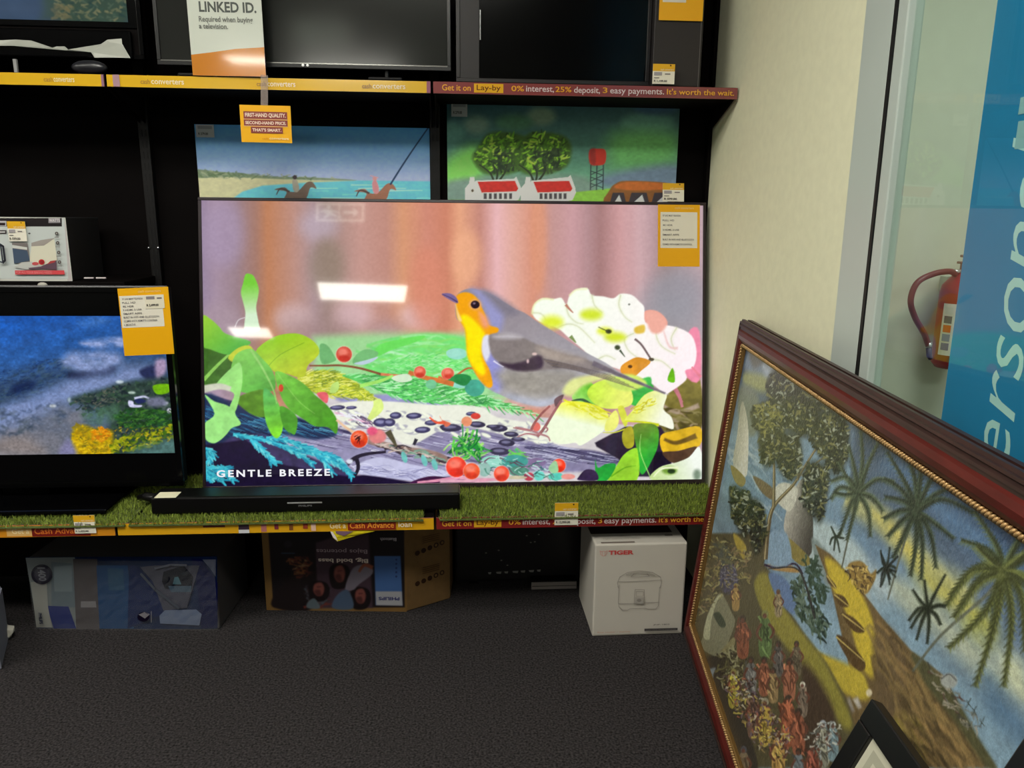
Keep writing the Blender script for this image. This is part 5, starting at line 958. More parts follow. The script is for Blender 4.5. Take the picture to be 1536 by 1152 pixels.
pr.txt('LINKED ID.', 299, 4, 384, 18, (96, 100, 96), bold=.03); pr.txt('LICENSE +', 299, -16, 372, -2, (96, 100, 96), bold=.03); pr.txt('Required when buying', 299, 26, 379, 35, (120, 122, 116), bold=.02); pr.txt('a television.', 299, 36, 342, 43, (120, 122, 116), bold=.02)
lam = attr_mat('laminated_notice', .12, .6, coat=1.0); pr.done('notice_print', t, lam)
mt_ = bpy.data.materials.new('clear_tape'); mt_.use_nodes = True; b_ = mt_.node_tree.nodes['Principled BSDF']; b_.inputs['Base Color'].default_value = (.5, .4, .36, 1); b_.inputs['Alpha'].default_value = .28; b_.inputs['Roughness'].default_value = .2
tp_ = quad_pl(2.358, (391, 112), (402, 113), (391, 160)); tape = solo('tape', slab(tp_, -.0004, 0), 'strip of clear tape between the notice and the yellow slogan card', 'tape', tuple(tp_.O), mt_)
SPn = quad_pl(2.35, (359, 157), (435.5, 159), (362.5, 213)); t = thing('slogan_card', 'yellow slogan card with maroon bands, hanging under the upper shelf', 'card', tuple(SPn.at(SPn.w/2, 0)))
link('card', slab(SPn, -.001, 0), t, M('card_yellow', (240, 174, 4), .45)); pr = Print(SPn); w, h = SPn.w, SPn.h; pr.ruv(0, 0, w, h, (240, 176, 4))
for a, b, c_, d_, tx in ((.07, .93, .62, .83, 'FIRST-HAND QUALITY.'), (.07, .93, .44, .61, 'SECOND-HAND PRICE.'), (.2, .83, .25, .42, "THAT'S SMART.")):
    pr.ruv(w*a, h*c_, w*b, h*d_, (140, 62, 54)); pr.txt_uv(tx, w*(a+.03), h*(c_+.045), w*(b-.03), h*(d_-.04), (240, 214, 196), bold=.03)
for v in (.615, .43): pr.ruv(w*.07, h*v, w*.93, h*(v+.012), (236, 200, 150))
pr.txt_uv('cash', w*.42, h*.08, w*.53, h*.13, (200, 120, 30)); pr.txt_uv('converters', w*.56, h*.08, w*.94, h*.14, (250, 226, 170), bold=.02); pr.done('card_print', t, m_print)

# ------------------------------------------------------------------ pictures on the back panel
def picture(y, quad, label, cvf, name):
    pl = quad; t = thing('canvas_picture', label, 'picture', tuple(pl.at(pl.w/2, 0)), None)
    link('stretcher', slab(pl, -.014, 0, .001), t, M('canvas_edge', (60, 62, 64), .8)); cvf(pl).done('painted_face', t, m_art, gain=ART_GAIN, cap=.85, n=.0006)

b0 = vplane(2.622, onY(297, 260, 2.622).x, onY(645, 260, 2.622).x, 1.16, onY(450, 189, 2.622).z)
picture(2.622, b0, 'beach picture of two horse riders under a blue sky, behind the big television', art_beach, 'beach')
b1 = vplane(2.622, onY(671, 240, 2.622).x, onY(1015.5, 240, 2.622).x, 1.16, onY(850, 158.5, 2.622).z)
picture(2.622, b1, 'farmhouse picture with red roofs, two trees and a water tower', art_farm, 'farm')

# ------------------------------------------------------------------ soundbar
SB = vplane(2.196, onY(226, 760, 2.196).x, onY(690, 750, 2.196).x, LS+.005, onY(400, 744, 2.196).z)
t = thing('soundbar', 'long black soundbar lying on the grass in front of the big television', 'soundbar', (SB.O.x+SB.w/2, 2.24, LS))
bm = bmesh.new(); b_slab(bm, SB, -.085, 0, .006); link('body', fin(bm), t, m_blacksat)
link('top_line', slab(SB.sub(.15, SB.h-.006, SB.w-.17, .0015), 0, .0008), t, M('soundbar_line', (44, 44, 48), .3))
pr = Print(SB); pr.rect(431, 752.5, 483, 755.5, (150, 150, 150)); pr.txt('PHILIPS', 448, 757, 468, 760, (110, 110, 112), bold=.02); pr.done('badge', t, m_print)
lp = Plane(onZ(231, 746.5, SB.O.z+SB.h+.0008), (1, 0, 0), (.08, 1, 0), .07, .05); lp.N = Vector((0, 0, 1)); 
solo('paper_label', slab(Plane(onZ(231, 747, SB.O.z+SB.h+.001), (1, 0, 0), (0, 1, 0), .062, .048), -.0005, .0005), 'small cream paper label on the left end of the soundbar', 'label', tuple(onZ(231, 747, SB.O.z+SB.h+.0006)), M('label_paper', (232, 226, 196), .5))
pw = [onZ(200, 752, LS+.02), onZ(212, 750, LS+.03), onZ(226, 748, LS+.035)]; solo('power_plug', tube([(-.995, 2.30, LS+.022), (-.965, 2.29, LS+.028), (-.935, 2.27, LS+.03), (-.90, 2.27, LS+.02)], [.008, .014, .016, .008]), 'small black plug lying on the grass left of the soundbar', 'plug', (-.95, 2.28, LS+.01), m_blacksat)

# ------------------------------------------------------------------ oven carton on the middle shelf
OV = vplane(2.38, -1.62, onY(104, 380, 2.38).x, 1.0795, onY(60, 326, 2.38).z)
t = thing('carton', 'white toaster oven carton with food photo and red band, on the middle shelf', 'carton', (-1.4, 2.5, 1.0795))
link('body', slab(OV, -.21, -.001, .003), t, M('dark_board', (14, 12, 14), .6)); link('front_panel', slab(OV, -.001, 0), t, M('white_board', (206, 206, 198), .55)); pr = Print(OV.sub(0, 0, OV.w, OV.h, .0005))
pr.z = None
def zp(o, p, ox, oy, s): return [(ox+a/s, oy+b/s) for a, b in p]
Z = lambda p: zp(None, p, 0, 310, 9.6)
pr.poly(Z([(-80, 1040), (985, 1040), (925, 165), (-80, 165)]), (196, 202, 200)); pr.poly(Z([(-80, 285), (893, 285), (890, 165), (-80, 165)]), (24, 16, 20)); pr.poly(Z([(700, 235), (872, 235), (868, 165), (700, 165)]), (140, 134, 140)); 
pr.txt(*('WATTS', *Z([(712, 175)])[0], *Z([(862, 218)])[0]), (210, 204, 206), bold=.03); pr.poly(Z([(-80, 280), (95, 280), (95, 205), (-80, 205)]), (190, 186, 190)); pr.poly(Z([(-80, 270), (80, 270), (80, 232), (-80, 232)]), (36, 16, 22)); pr.poly(Z([(-80, 390), (100, 390), (100, 338), (-80, 338)]), (60, 50, 54)); pr.poly(Z([(-80, 374), (80, 374), (80, 356), (-80, 356)]), (196, 196, 196))
pr.poly(Z([(460, 560), (790, 470), (830, 770), (620, 860), (430, 800)]), (216, 212, 192)); pr.poly(Z([(460, 520), (600, 480), (800, 450), (640, 560), (460, 570)]), (160, 152, 146)); pr.poly(Z([(180, 520), (405, 520), (440, 800), (215, 820)]), (120, 112, 110)); pr.poly(Z([(185, 550), (400, 585), (400, 620), (190, 595)]), (206, 206, 200)); pr.poly(Z([(190, 600), (400, 630), (440, 775), (215, 820)]), (66, 82, 104))
pr.poly(Z([(210, 870), (320, 800), (470, 790), (620, 870), (560, 900), (400, 905)]), (190, 190, 186)); pr.ell(*Z([(520, 820)])[0], 5, 2.5, (196, 80, 84)); pr.ell(*Z([(610, 795)])[0], 4.4, 4, (196, 40, 44)); pr.ell(*Z([(615, 795)])[0], 2.8, 2.6, (150, 30, 36)); pr.poly(Z([(420, 880), (600, 860), (690, 820), (825, 770), (830, 905), (640, 890), (440, 900)]), (96, 70, 84)); pr.poly(Z([(690, 830), (740, 780), (820, 770), (800, 800)]), (170, 60, 60))
pr.poly(Z([(235, 975), (945, 975), (940, 915), (230, 915)]), (206, 70, 76)); pr.txt('FOR ALL YOUR BAKING NEEDS', *Z([(250, 928)])[0], *Z([(760, 962)])[0], (220, 130, 134), bold=.02)
for a, b in ((832, 385), (848, 520), (866, 658), (880, 795)): pr.ell(*Z([(a, b)])[0], 2.6, 2.6, (70, 62, 60)); pr.ell(*Z([(a, b)])[0], 1.2, 1.2, (150, 146, 140)); x_, y_ = Z([(a, b+58)])[0]; pr.rect(x_-3, y_-1, x_+3.5, y_+.6, (150, 150, 146))
pr.line(Z([(-20, 560), (40, 560), (70, 800), (-20, 780)]), .004, (40, 44, 60)); pr.line(Z([(30, 540), (75, 570), (100, 770), (70, 805)]), .006, (36, 38, 50)); pr.ell(*Z([(452, 385)])[0], 1.8, 1.2, (80, 80, 80))
pr.done('box_print', t, attr_mat('carton_print', .45, .4, gain=1)); link('side_fold', slab(OV.sub(OV.w-.014, 0, .012, OV.h), 0, .0006), t, M('fold_white', (186, 178, 178), .6))
bm = bmesh.new()
for a in (125, 143): q = onY(a+8, 417, 2.365); b_box(bm, (q.x-.014, 2.364, q.z-.002), (q.x+.014, 2.370, q.z+.002), .001)
solo('tape_scrap', fin(bm), 'painted white scrap of tape on the middle shelf edge beside the oven carton', 'tape', (q.x, 2.367, q.z), M('glint', (216, 206, 206), .5))  # white bits added in place of glints on the shelf edge
# ------------------------------------------------------------------ cartons on the floor
def boxpl(bl, br): a, b = onZ(*bl, 0), onZ(*br, 0); return a, b
# blue carton wrapped in clear film
a, b = boxpl((55, 942), (330, 944)); U = (b-a).normalized(); D_ = Vector((-U.y, U.x, 0))
hh = .235; BP = Plane(a+Vector((0, 0, .002)), U, (0, 0, 1), (b-a).length, hh)
t = thing('carton', 'blue appliance carton in crinkled clear film on the carpet, lower left', 'carton', tuple((a+b)/2+D_*.13))
link('body', slab(BP, -.27, 0, .004), t, M('blue_board', (72, 68, 68), .6)); pr = Print(BP.sub(0, 0, BP.w, BP.h, .0006), .4)
Z = lambda p: zp(None, p, 0, 770, 4.267)
for q, c in (([(240, 740), (1390, 740), (1390, 275), (165, 280)], (20, 44, 92)), ([(240, 730), (495, 735), (480, 280), (165, 285)], (150, 158, 160)), ([(330, 600), (490, 600), (465, 320), (330, 310)], (126, 142, 152)), ([(350, 500), (465, 500), (460, 330), (345, 340)], (150, 166, 174)),
             ([(345, 735), (490, 735), (440, 595), (300, 590)], (24, 44, 132)), ([(235, 728), (335, 728), (310, 600), (300, 420), (200, 440)], (196, 196, 188)), ([(490, 740), (640, 740), (625, 290), (470, 290)], (98, 90, 92)), ([(520, 600), (620, 600), (615, 560), (520, 560)], (160, 156, 160)), ([(640, 735), (860, 735), (820, 330), (620, 330)], (30, 82, 138)),
             ([(700, 490), (800, 490), (790, 350), (690, 350)], (54, 100, 140)), ([(820, 735), (1160, 600), (870, 330), (830, 330)], (12, 38, 100)), ([(1290, 735), (1395, 730), (1395, 440), (1290, 290), (1230, 290), (1270, 500)], (8, 18, 84)), ([(1050, 620), (1200, 600), (1280, 330), (1010, 330), (900, 340), (980, 430)], (92, 92, 110)),
             ([(1060, 480), (1230, 480), (1240, 400), (1180, 330), (1050, 370), (1040, 430)], (30, 30, 44)), ([(1100, 500), (1225, 500), (1230, 460), (1080, 460)], (96, 118, 140)), ([(1110, 450), (1165, 450), (1145, 400), (1120, 405)], (96, 140, 156)), ([(1030, 700), (1280, 712), (1295, 640), (1260, 610), (1060, 615), (1025, 650)], (142, 156, 190)),
             ([(1300, 290), (1385, 290), (1385, 400), (1350, 350)], (110, 116, 140)), ([(890, 640), (930, 625), (965, 640), (930, 665)], (190, 186, 196))): pr.poly(Z(q), c)
pr.ell(*Z([(275, 385)])[0], 16, 15, (58, 56, 70)); pr.ell(*Z([(275, 385)])[0], 12, 11, (84, 82, 96)); x_, y_ = Z([(245, 340)])[0]; a_ = BP.uv(x_+3, y_+20); b2 = BP.uv(x_+12, y_); pr.txt_uv('1400', a_[0], a_[1], b2[0], b2[1], (160, 160, 170), rot=3, bold=.03)
a_ = BP.uv(*Z([(262, 700)])[0]); b2 = BP.uv(*Z([(276, 630)])[0]); pr.txt_uv('PHILIPS', a_[0], a_[1], b2[0], b2[1], (50, 56, 90), rot=3, bold=.03); pr.line(Z([(975, 620), (975, 690)]), .003, (150, 150, 160)); pr.ell(*Z([(925, 655)])[0], 9, 7, (30, 22, 50)); pr.poly(Z([(895, 640), (930, 625), (962, 642), (935, 665)]), (180, 176, 186)); pr.line(Z([(910, 380), (1000, 480), (1150, 600)]), .008, (110, 116, 130)); pr.line(Z([(1000, 345), (1100, 322), (1200, 325)]), .007, (130, 134, 150))
pr.done('box_print', t, attr_mat('film_wrapped_print', .3, .12, bump=.15))
bm = bmesh.new(); rng = np.random.RandomState(5); nx, nz = 40, 14      # loose clear wrap
mf = bpy.data.materials.new('clear_wrap'); mf.use_nodes = True; b_ = mf.node_tree.nodes['Principled BSDF']; b_.inputs['Base Color'].default_value = (.6, .62, .66, 1); b_.inputs['Alpha'].default_value = .05; b_.inputs['Roughness'].default_value = .15
vs = [[bm.verts.new(BP.at(BP.w*i/nx, BP.h*j/nz, .004+.005*rng.rand()+(.004 if j in (0, nz) else 0))) for j in range(nz+1)] for i in range(nx+1)]
for i in range(nx):
    for j in range(nz): bm.faces.new((vs[i][j], vs[i+1][j], vs[i+1][j+1], vs[i][j+1]))
link('clear_wrap', fin(bm), t, mf)
# speaker carton, upside down
a, b, c3 = onZ(400, 915, 0), onZ(610, 917.5, 0), onZ(675, 898, 0); U = (b-a).normalized(); D_ = Vector((-U.y, U.x, 0)); e0 = a+D_*.22; e1 = c3+D_*.13
PP = Plane(a, U, (0, 0, 1), (b-a).length, .335); P2 = Plane(b, (c3-b), (0, 0, 1), (c3-b).length, .335)
t = thing('carton', 'upside-down brown speaker carton with photo front, under the yellow loan strip', 'carton', tuple((a+b)/2+D_*.1))
link('body', prism([(v.x, v.y) for v in (a, b, c3, e1, e0)], .0005, .335, .003), t, M('kraft_board', (112, 84, 46), .8, noise=.08, nscale=40))
fc = Plane(PP.at(0, 0, .0006), PP.U, PP.V, PP.w, PP.h)
c = Cv(fc, 300, 210).z(380, 760, 4.8); c.a[:] = (150, 114, 62)
c.poly([(145, 725), (1090, 725), (1085, 60), (100, 60)], (30, 22, 28), 1.5, False); c.poly([(450, 730), (860, 730), (830, 180), (800, 100), (640, 200), (450, 260)], (84, 62, 76), 6, False); c.poly([(150, 640), (350, 400), (440, 360), (430, 730), (160, 730)], (34, 22, 26), 6)
c.spray([(250, 380), (400, 360), (420, 480), (330, 520)], 60, 40, 14, [(120, 60, 44), (160, 96, 56), (80, 40, 40), (180, 140, 100)], .2, 1, 2); c.spray([(370, 560), (560, 600), (560, 720), (380, 720)], 40, 50, 16, [(90, 100, 110), (60, 50, 60), (130, 60, 50)], .2, 1, 3)
for x, y, rx, ry, ang in ((620, 490, 60, 74, .3), (770, 650, 58, 66, 0), (470, 600, 60, 60, -.2)): c.poly([(x-rx*1.2, y-ry*.5), (x-rx*.4, y-ry*1.1), (x+rx, y-ry*.8), (x+rx*1.3, y+ry*.4), (x+rx*.6, y+ry*1.3), (x-rx*.9, y+ry*1.2)], (26, 14, 18), 4); c.poly([(x-rx*.5, y-ry*.7), (x+rx*.3, y-ry*.9), (x+rx*.7, y-ry*.2), (x+rx*.45, y+ry*.6), (x-rx*.2, y+ry*.7), (x-rx*.65, y+ry*.1)], (150, 84, 76), 5); c.poly([(x-rx*.5, y+ry*.1), (x+rx*.1, y), (x+rx*.3, y+ry*.6), (x-rx*.2, y+ry*.65)], (96, 50, 48), 6); c.st([(x-rx*.2, y-ry*.35), (x+rx*.3, y-ry*.4)], 7, 4, (96, 40, 44), 2)
c.poly([(660, 590), (720, 440), (830, 420), (860, 480), (760, 560), (720, 600)], (150, 140, 156), 3); c.st([(860, 440), (800, 420), (760, 470)], 30, 16, (176, 96, 70)); c.poly([(600, 640), (680, 600), (720, 730), (570, 730)], (90, 110, 140), 4); c.poly([(390, 690), (440, 660), (480, 730), (390, 730)], (110, 124, 134), 3); c.st([(200, 335), (300, 336)], 6, 6, (70, 110, 150)); c.el(250, 270, 30, 26, (44, 38, 48), 3)
c.poly([(880, 710), (1075, 712), (1060, 355), (870, 355)], (86, 128, 196), 1, False); c.poly([(884, 710), (1076, 714), (1070, 610), (880, 610)], (206, 206, 214), 1, False)
c.blur(3); cvb = c.done('printed_front', t, m_art, gain=.55, n=0); pr = Print(Plane(fc.at(0, 0, .0003), fc.U, fc.V, fc.w, fc.h))
Z = lambda p: zp(None, p, 380, 760, 4.8)
def rt(tx, x0, y0, x1, y1, col, **k): (A0, A1), (B0, B1) = Z([(x0, y0)])[0], Z([(x1, y1)])[0]; pr.txt(tx, A0, A1, B0, B1, col, rot=2, **k)
rt('Big, bold bass', 468, 368, 826, 402, (206, 190, 180), bold=.03); rt('Bajos potentes', 455, 300, 820, 335, (150, 132, 140), bold=.01); rt('Bluetooth', 915, 224, 1030, 246, (180, 176, 184), bold=.01); rt('PHILIPS', 903, 650, 1052, 672, (56, 60, 110), bold=.03)
for k in range(5): pr.ell(*Z([(1030, 380+k*30)])[0], 1.6, 1.6, (40, 60, 110))
pr.done('front_lettering', t, m_print)
pr = Print(Plane(P2.at(0, 0, .001), P2.U, P2.V, P2.w, P2.h)); w = P2.w
for r_, v in enumerate((.09, .2)):
    for k in range(5):
        cu, cv_ = w*(.25+.14*k), v+.004*k; pr.face([(cu+.009*cos(q), cv_+.009*sin(q)) for q in np.linspace(0, 5.8, 12)], (50, 30, 16)); 
        if k > 2: pr.face([(cu+.005*cos(q), cv_+.005*sin(q)) for q in np.linspace(0, 5.8, 12)], (112, 84, 46))
    for k in range(4): pr.ruv(w*.36, v+.03+.007*k, w*.75, v+.033+.007*k, (84, 58, 30))
pr.done('side_print', t, m_print)
# leaflet hanging below the strip
LFP = vplane(2.139, -.4, 0, .3, .4); lf = px_sheet(LFP, [(497, 796), (562, 796), (535, 803), (506, 812), (500, 806)], 0, .004, 2)
t = thing('leaflet', 'folded yellow and white leaflet poking out under the loan strip', 'leaflet', (-.3, 2.139, .36)); link('sheet', lf, t, M('leaflet_yellow', (226, 206, 30), .4)); pr = Print(Plane(LFP.at(0, 0, .006), LFP.U, LFP.V, LFP.w, LFP.h)); pr.poly([(499, 805), (507, 812), (504, 805), (499, 798), (495.5, 797)], (230, 220, 226)); pr.poly([(504, 800), (516, 804), (530, 797), (503, 796.5)], (120, 90, 110)); pr.done('leaflet_print', t, m_print)
# rice cooker carton
a, b = onZ(888, 955, 0), onZ(1023, 950.5, 0); U = (b-a).normalized(); RP = Plane(a, U, (0, 0, 1), (b-a).length, .309)
t = thing('carton', 'white rice cooker carton with line drawing, on the carpet beside the oil painting', 'carton', tuple((a+b)/2+Vector((0, .12, 0))))
link('body', slab(RP, -.255, 0, .005), t, M('white_card', (196, 190, 180), .5, noise=.02, nscale=10)); pr = Print(Plane(RP.at(0, 0, .0006), RP.U, RP.V, RP.w, RP.h))
Z = lambda p: zp(None, p, 860, 780, 6.4); RED = (196, 70, 70); GL = (150, 144, 136)
def tz(tx, x0, y0, x1, y1, col, **k): (A0, A1), (B0, B1) = Z([(x0, y0)])[0], Z([(x1, y1)])[0]; pr.txt(tx, A0, A1, B0, B1, col, **k)
tz('TIGER', 338, 288, 582, 336, RED, bold=.045); pr.line(Z([(255, 295), (262, 330), (285, 346), (308, 340), (322, 318), (326, 292), (308, 304), (290, 298), (272, 304), (255, 295)]), .0016, (206, 150, 140)); pr.line(Z([(275, 300), (280, 340)]), .0014, (206, 150, 140)); pr.line(Z([(305, 300), (300, 340)]), .0014, (206, 150, 140))
for q in ([(430, 640), (422, 600), (445, 545), (520, 500), (640, 486), (760, 500), (835, 545), (845, 600), (830, 650)], [(425, 592), (560, 588), (700, 582), (842, 572)], [(440, 620), (430, 780), (436, 830), (470, 862), (520, 862), (545, 848), (680, 842), (720, 852), (790, 850), (815, 820), (826, 640)], [(430, 800), (580, 798)], [(680, 790), (822, 785)],
          [(550, 540), (580, 512), (640, 503), (700, 508), (728, 535), (640, 541), (550, 540)], [(430, 650), (424, 630)], [(830, 650), (838, 625)], [(580, 800), (590, 662), (678, 664), (676, 800), (580, 800)]): pr.line(Z(q), .0016, GL)
pr.line(Z([(505, 520), (560, 505), (640, 498), (720, 505), (780, 525)]), .004, (172, 166, 156)); pr.poly(Z([(586, 796), (670, 796), (672, 734), (590, 734)]), (170, 164, 156)); pr.line(Z([(600, 680), (668, 680), (666, 724), (600, 724), (600, 680)]), .0012, GL)
pr.ell(*Z([(628, 764)])[0], 3.4, 2.4, (140, 134, 128)); tz('Rice cooker / warmer', 230, 1054, 548, 1078, (196, 140, 110)); tz('JNP-1803', 762, 986, 918, 1006, (110, 106, 100), bold=.02); pr.poly(Z([(678, 1058), (996, 1048), (996, 1026), (678, 1034)]), (70, 66, 66)); tz('ELECTRIC RICE COOKER', 692, 1036, 980, 1050, (150, 146, 142))
pr.done('box_print', t, m_print)
tp2 = Plane(RP.at(.0, RP.h+.0006, 0), RP.U, (-RP.N), RP.w, .255); pr = Print(tp2); pr.ruv(.02, .006, .125, .016, (120, 108, 100)); pr.txt_uv('Tiger electric rice cooker', .03, .03, .15, .042, (170, 160, 150)); pr.ruv(.23, .05, .255, .06, (110, 104, 96)); pr.ruv(-.0, .075, .26, .13, (62, 50, 48)); pr.done('top_print', t, m_print)
# black set and silver player in the dark behind
t = thing('stereo_cabinet', 'black stereo cabinet with a row of pale marks, in the dark under the shelf', 'stereo', (.2, 2.53, 0))
SP_ = vplane(2.49, -.02, .43, .012, .30); link('body', slab(SP_, -.11, 0, .008), t, M('cabinet_black', (24, 23, 24), .3, spec=.5)); pr = Print(SP_)
for k, w_ in enumerate((3, 6, 4, 7, 5, 6, 4)): x_ = 733+k*12.2; pr.poly([(x_, 861-k*.7), (x_+w_, 861.5-k*.7), (x_+w_+1, 858-k*.7), (x_-1, 858.5-k*.7)], (130, 130, 126))
for x_, y_ in ((729, 829), (748, 825), (752, 840), (790, 803), (796, 813), (802, 812), (808, 801), (761, 847)): pr.ell(x_, y_, 1.6, 1.0, (120, 120, 112), 8)
pr.done('pale_marks', t, m_print)
for x_ in (.03, .36): link('foot', box((x_, 2.50, 0), (x_+.03, 2.56, .014), .002), t, m_black)
a, b = onZ(797, 884.5, 0), onZ(866, 884.5, 0); t = thing('disc_player', 'flat silver-fronted disc player on the carpet left of the white rice cooker carton', 'disc player', (a.x+.08, a.y+.03, 0))
SV = vplane(a.y-.002, a.x, a.x+.16, .001, onY(830, 873, a.y).z); link('front_panel', slab(SV, -.006, 0, .001), t, M('silver_plastic', (150, 142, 138), .3, metal=.3)); link('case', box((a.x, a.y+.004, .001), (a.x+.16, a.y+.05, SV.O.z+SV.h+.004), .002), t, m_black); link('groove', slab(SV.sub(.002, SV.h*.45, .155, .0015), 0, .0006), t, m_black)
# pale carton cut by the left edge
a = onZ(13, 957, 0); t = thing('carton', 'pale grey carton edge with a scuffed corner at the lower left margin', 'carton', (a.x-.1, a.y-.04, 0))
q0 = onZ(14, 955, 0); q1 = onZ(2, 1006, 0); dv = (q1-q0)*1.0
link('body', prism([(q0.x, q0.y), (q1.x, q1.y), (q1.x-.3, q1.y-.0), (q0.x-.35, q0.y+.02)], .0005, .17, .004), t, M('pale_board', (140, 142, 156), .6)); 
bm = bmesh.new(); g = bmesh.ops.create_icosphere(bm, subdivisions=2, radius=.022)['verts']; rr = random.Random(3)
for v in g: v.co *= .7+.5*rr.random()
bmesh.ops.translate(bm, vec=(q0.x, q0.y-.01, .022), verts=g); link('scuffed_corner', fin(bm), t, M('scuff', (176, 172, 160), .8))

# ------------------------------------------------------------------ the big oil painting leaning on the window
PU = Vector((-.1245, -.9922, 0)); PO = onZ(1024, 950, 0); PO.z = .002
PV = Vector((.108, 0, 1)); PV -= PV.dot(PU)*PU; PV.normalize(); PN = PU.cross(PV)
FW, FH = 1.62, 1.004
PA = Plane(PO, PU, PV, FW, FH)
t = thing('framed_painting', 'large oil painting of a palm-shore market in red-brown frame, leaning at the window', 'painting', tuple(PA.at(FW/2, 0)))
def molding(pl, prof):
    bm = bmesh.new(); L = []
    for d, n in prof: L.append([bm.verts.new(pl.at(u, v, n)) for u, v in ((d, d), (pl.w-d, d), (pl.w-d, pl.h-d), (d, pl.h-d))])
    for a, b in zip(L, L[1:]):
        for k in range(4): bm.faces.new((a[k], a[(k+1) % 4], b[(k+1) % 4], b[k]))
    return fin(bm)
m_wood = M('mahogany', (80, 22, 17), .5, spec=.3, noise=.25, nscale=14, coat=.1, stretch=(1, 1, 6)); m_ridge = M('dark_mahogany', (44, 22, 18), .45, noise=.3, nscale=20)
link('outer_ridges', molding(PA, [(.0, -.034), (0, -.022), (.004, -.022), (.004, -.016), (.0, -.014), (.0, -.006), (.005, -.004), (.006, .001), (.010, .002), (.012, -.001), (.016, .002), (.020, .003), (.021, .0), (.026, .001)]), t, m_ridge)
link('frame', molding(PA, [(.026, .001), (.030, .006), (.040, .009), (.050, .007), (.058, .001), (.062, -.004), (.062, -.012)]), t, m_wood)
link('inner_lip', molding(PA, [(.062, -.006), (.064, -.004), (.067, -.004), (.069, -.008), (.076, -.010), (.076, -.016)]), t, M('dark_gold', (120, 92, 50), .4, metal=.4))
bm = bmesh.new(); rd = .0036; i0 = .0655
for (p, d, L_, nrm) in (((i0, i0), PU, FW-2*i0, PV), ((i0, FH-i0), PU, FW-2*i0, PV), ((i0, i0), PV, FH-2*i0, PU), ((FW-i0, i0), PV, FH-2*i0, PU)):
    nb = int(L_/.0085)
    for k in range(nb):
        cpt = PA.at(p[0], p[1], -.001)+d*(k+.5)*L_/nb; g = bmesh.ops.create_icosphere(bm, subdivisions=1, radius=1)['verts']
        ax = (d*.75+nrm*.66).normalized(); o = ax.cross(PN).normalized(); R = Matrix((ax, o, PN)).transposed()
        for v in g: v.co = cpt+R@Vector((v.co.x*.0072, v.co.y*.0034, v.co.z*.0045))
link('rope_trim', fin(bm, True), t, M('rope_gold', (186, 150, 100), .35, metal=.35, noise=.2, nscale=60))
AP = Plane(PA.at(.074, .074, -.014), PU, PV, FW-.148, FH-.148); link('backing_board', slab(Plane(PA.at(.02, .02, 0), PU, PV, FW-.04, FH-.04), -.032, -.018), t, M('backing', (96, 76, 56), .8))
art_market(AP).done('painted_canvas', t, m_oil, gain=OIL_GAIN, cap=.8, n=.002)
# two black-framed pictures leaning in front of it
e_ = Vector((-.088, -.996, 0)).normalized(); w_ = Vector((-.387, .034, -.921)); w_ -= w_.dot(e_)*e_; w_.normalize()
A_ = None; d = ray(1306.5, 1047); N0 = PN; P_ = PO+PN*.055; A_ = CAM+d*((P_-CAM).dot(N0)/d.dot(N0))
def leaning(A, wid, label, inner, group):
    hgt = A.z/-w_.z-.002; pl = Plane(A+w_*hgt, e_, -w_, wid, hgt)
    t = thing('framed_picture', label, 'picture frame', tuple(pl.at(wid/2, 0)), group)
    link('frame', ring(pl, .034, -.018, .0, .002), t, M('black_frame', (14, 13, 14), .35)); link('backing', slab(pl.sub(.01, .01, wid-.02, hgt-.02), -.018, -.008), t, m_black)
    pr = Print(pl.sub(.034, .034, wid-.068, hgt-.068, -.007)); w, h = wid-.068, hgt-.068; pr.ruv(0, 0, w, h, inner[0])
    for k, col in enumerate(inner[1:]): q = .012+.012*k; pr.ruv(q, q, w-q, h-q, col)
    pr.done('mount', t, m_print); return t
leaning(A_, .46, 'black-framed picture with pale mount, its corner rising at the lower right of the painting', [(186, 184, 164), (160, 158, 140), (190, 188, 168), (172, 170, 152), (186, 184, 164)], 'black picture frames')
n2 = e_.cross(-w_)
P2_ = A_+n2*.13; d = ray(1517, 1132); Q_ = CAM+d*((P2_-CAM).dot(n2)/d.dot(n2)); leaning(Q_-w_*.10, .42, 'black picture frame at the bottom right corner of the photo', [(30, 28, 28)], 'black picture frames')

# ------------------------------------------------------------------ banner on the window, fire extinguisher beyond
XBn = XW+.022; BN = Plane((XBn, onX(1467, 220, XBn).y, .12), (0, -1, 0), (0, 0, 1), 1.3, 2.48)
t = thing('window_banner', 'blue banner with pale sideways lettering on the window glass', 'banner', tuple(BN.at(.6, 0)))
link('sheet', slab(BN, -.0012, 0), t, M('banner_blue', (40, 130, 184), .35, noise=.06, nscale=3)); pr = Print(BN)
uA = BN.uv(1516, 250)[0]; v0 = BN.uv(1512, 806)[1]; v1 = BN.uv(1530, 205)[1]
ue, ub = BN.uv(1477, 640)[0], BN.uv(1526, 618)[0]; em = (ub-ue)/.52
pr.txt_uv('personal', ub-.75*em, v0, ub+.22*em, v1, (190, 222, 226), bold=-.004, rot=1, shear=.25)
pr.ruv(*[BN.uv(1522, 224)[0], BN.uv(1522, 224)[1], 0.9, BN.uv(1522, 183)[1]], (150, 186, 196)); pr.ruv(BN.uv(1528, 172)[0], BN.uv(1528, 172)[1], .9, BN.uv(1528, 147)[1], (150, 186, 196))
pr.done('lettering', t, m_print)
ex, ey, er = 1.992, 2.90, .078; t = thing('fire_extinguisher', 'red fire extinguisher with curved hose beyond the window', 'fire extinguisher', (ex, ey, .66))
bm = bmesh.new(); prof = [(0, .70), (er*.8, .70), (er, .72), (er, 1.0), (er*.92, 1.03), (er*.6, 1.062), (.03, 1.072), (.022, 1.08), (0, 1.08)]; n = 28
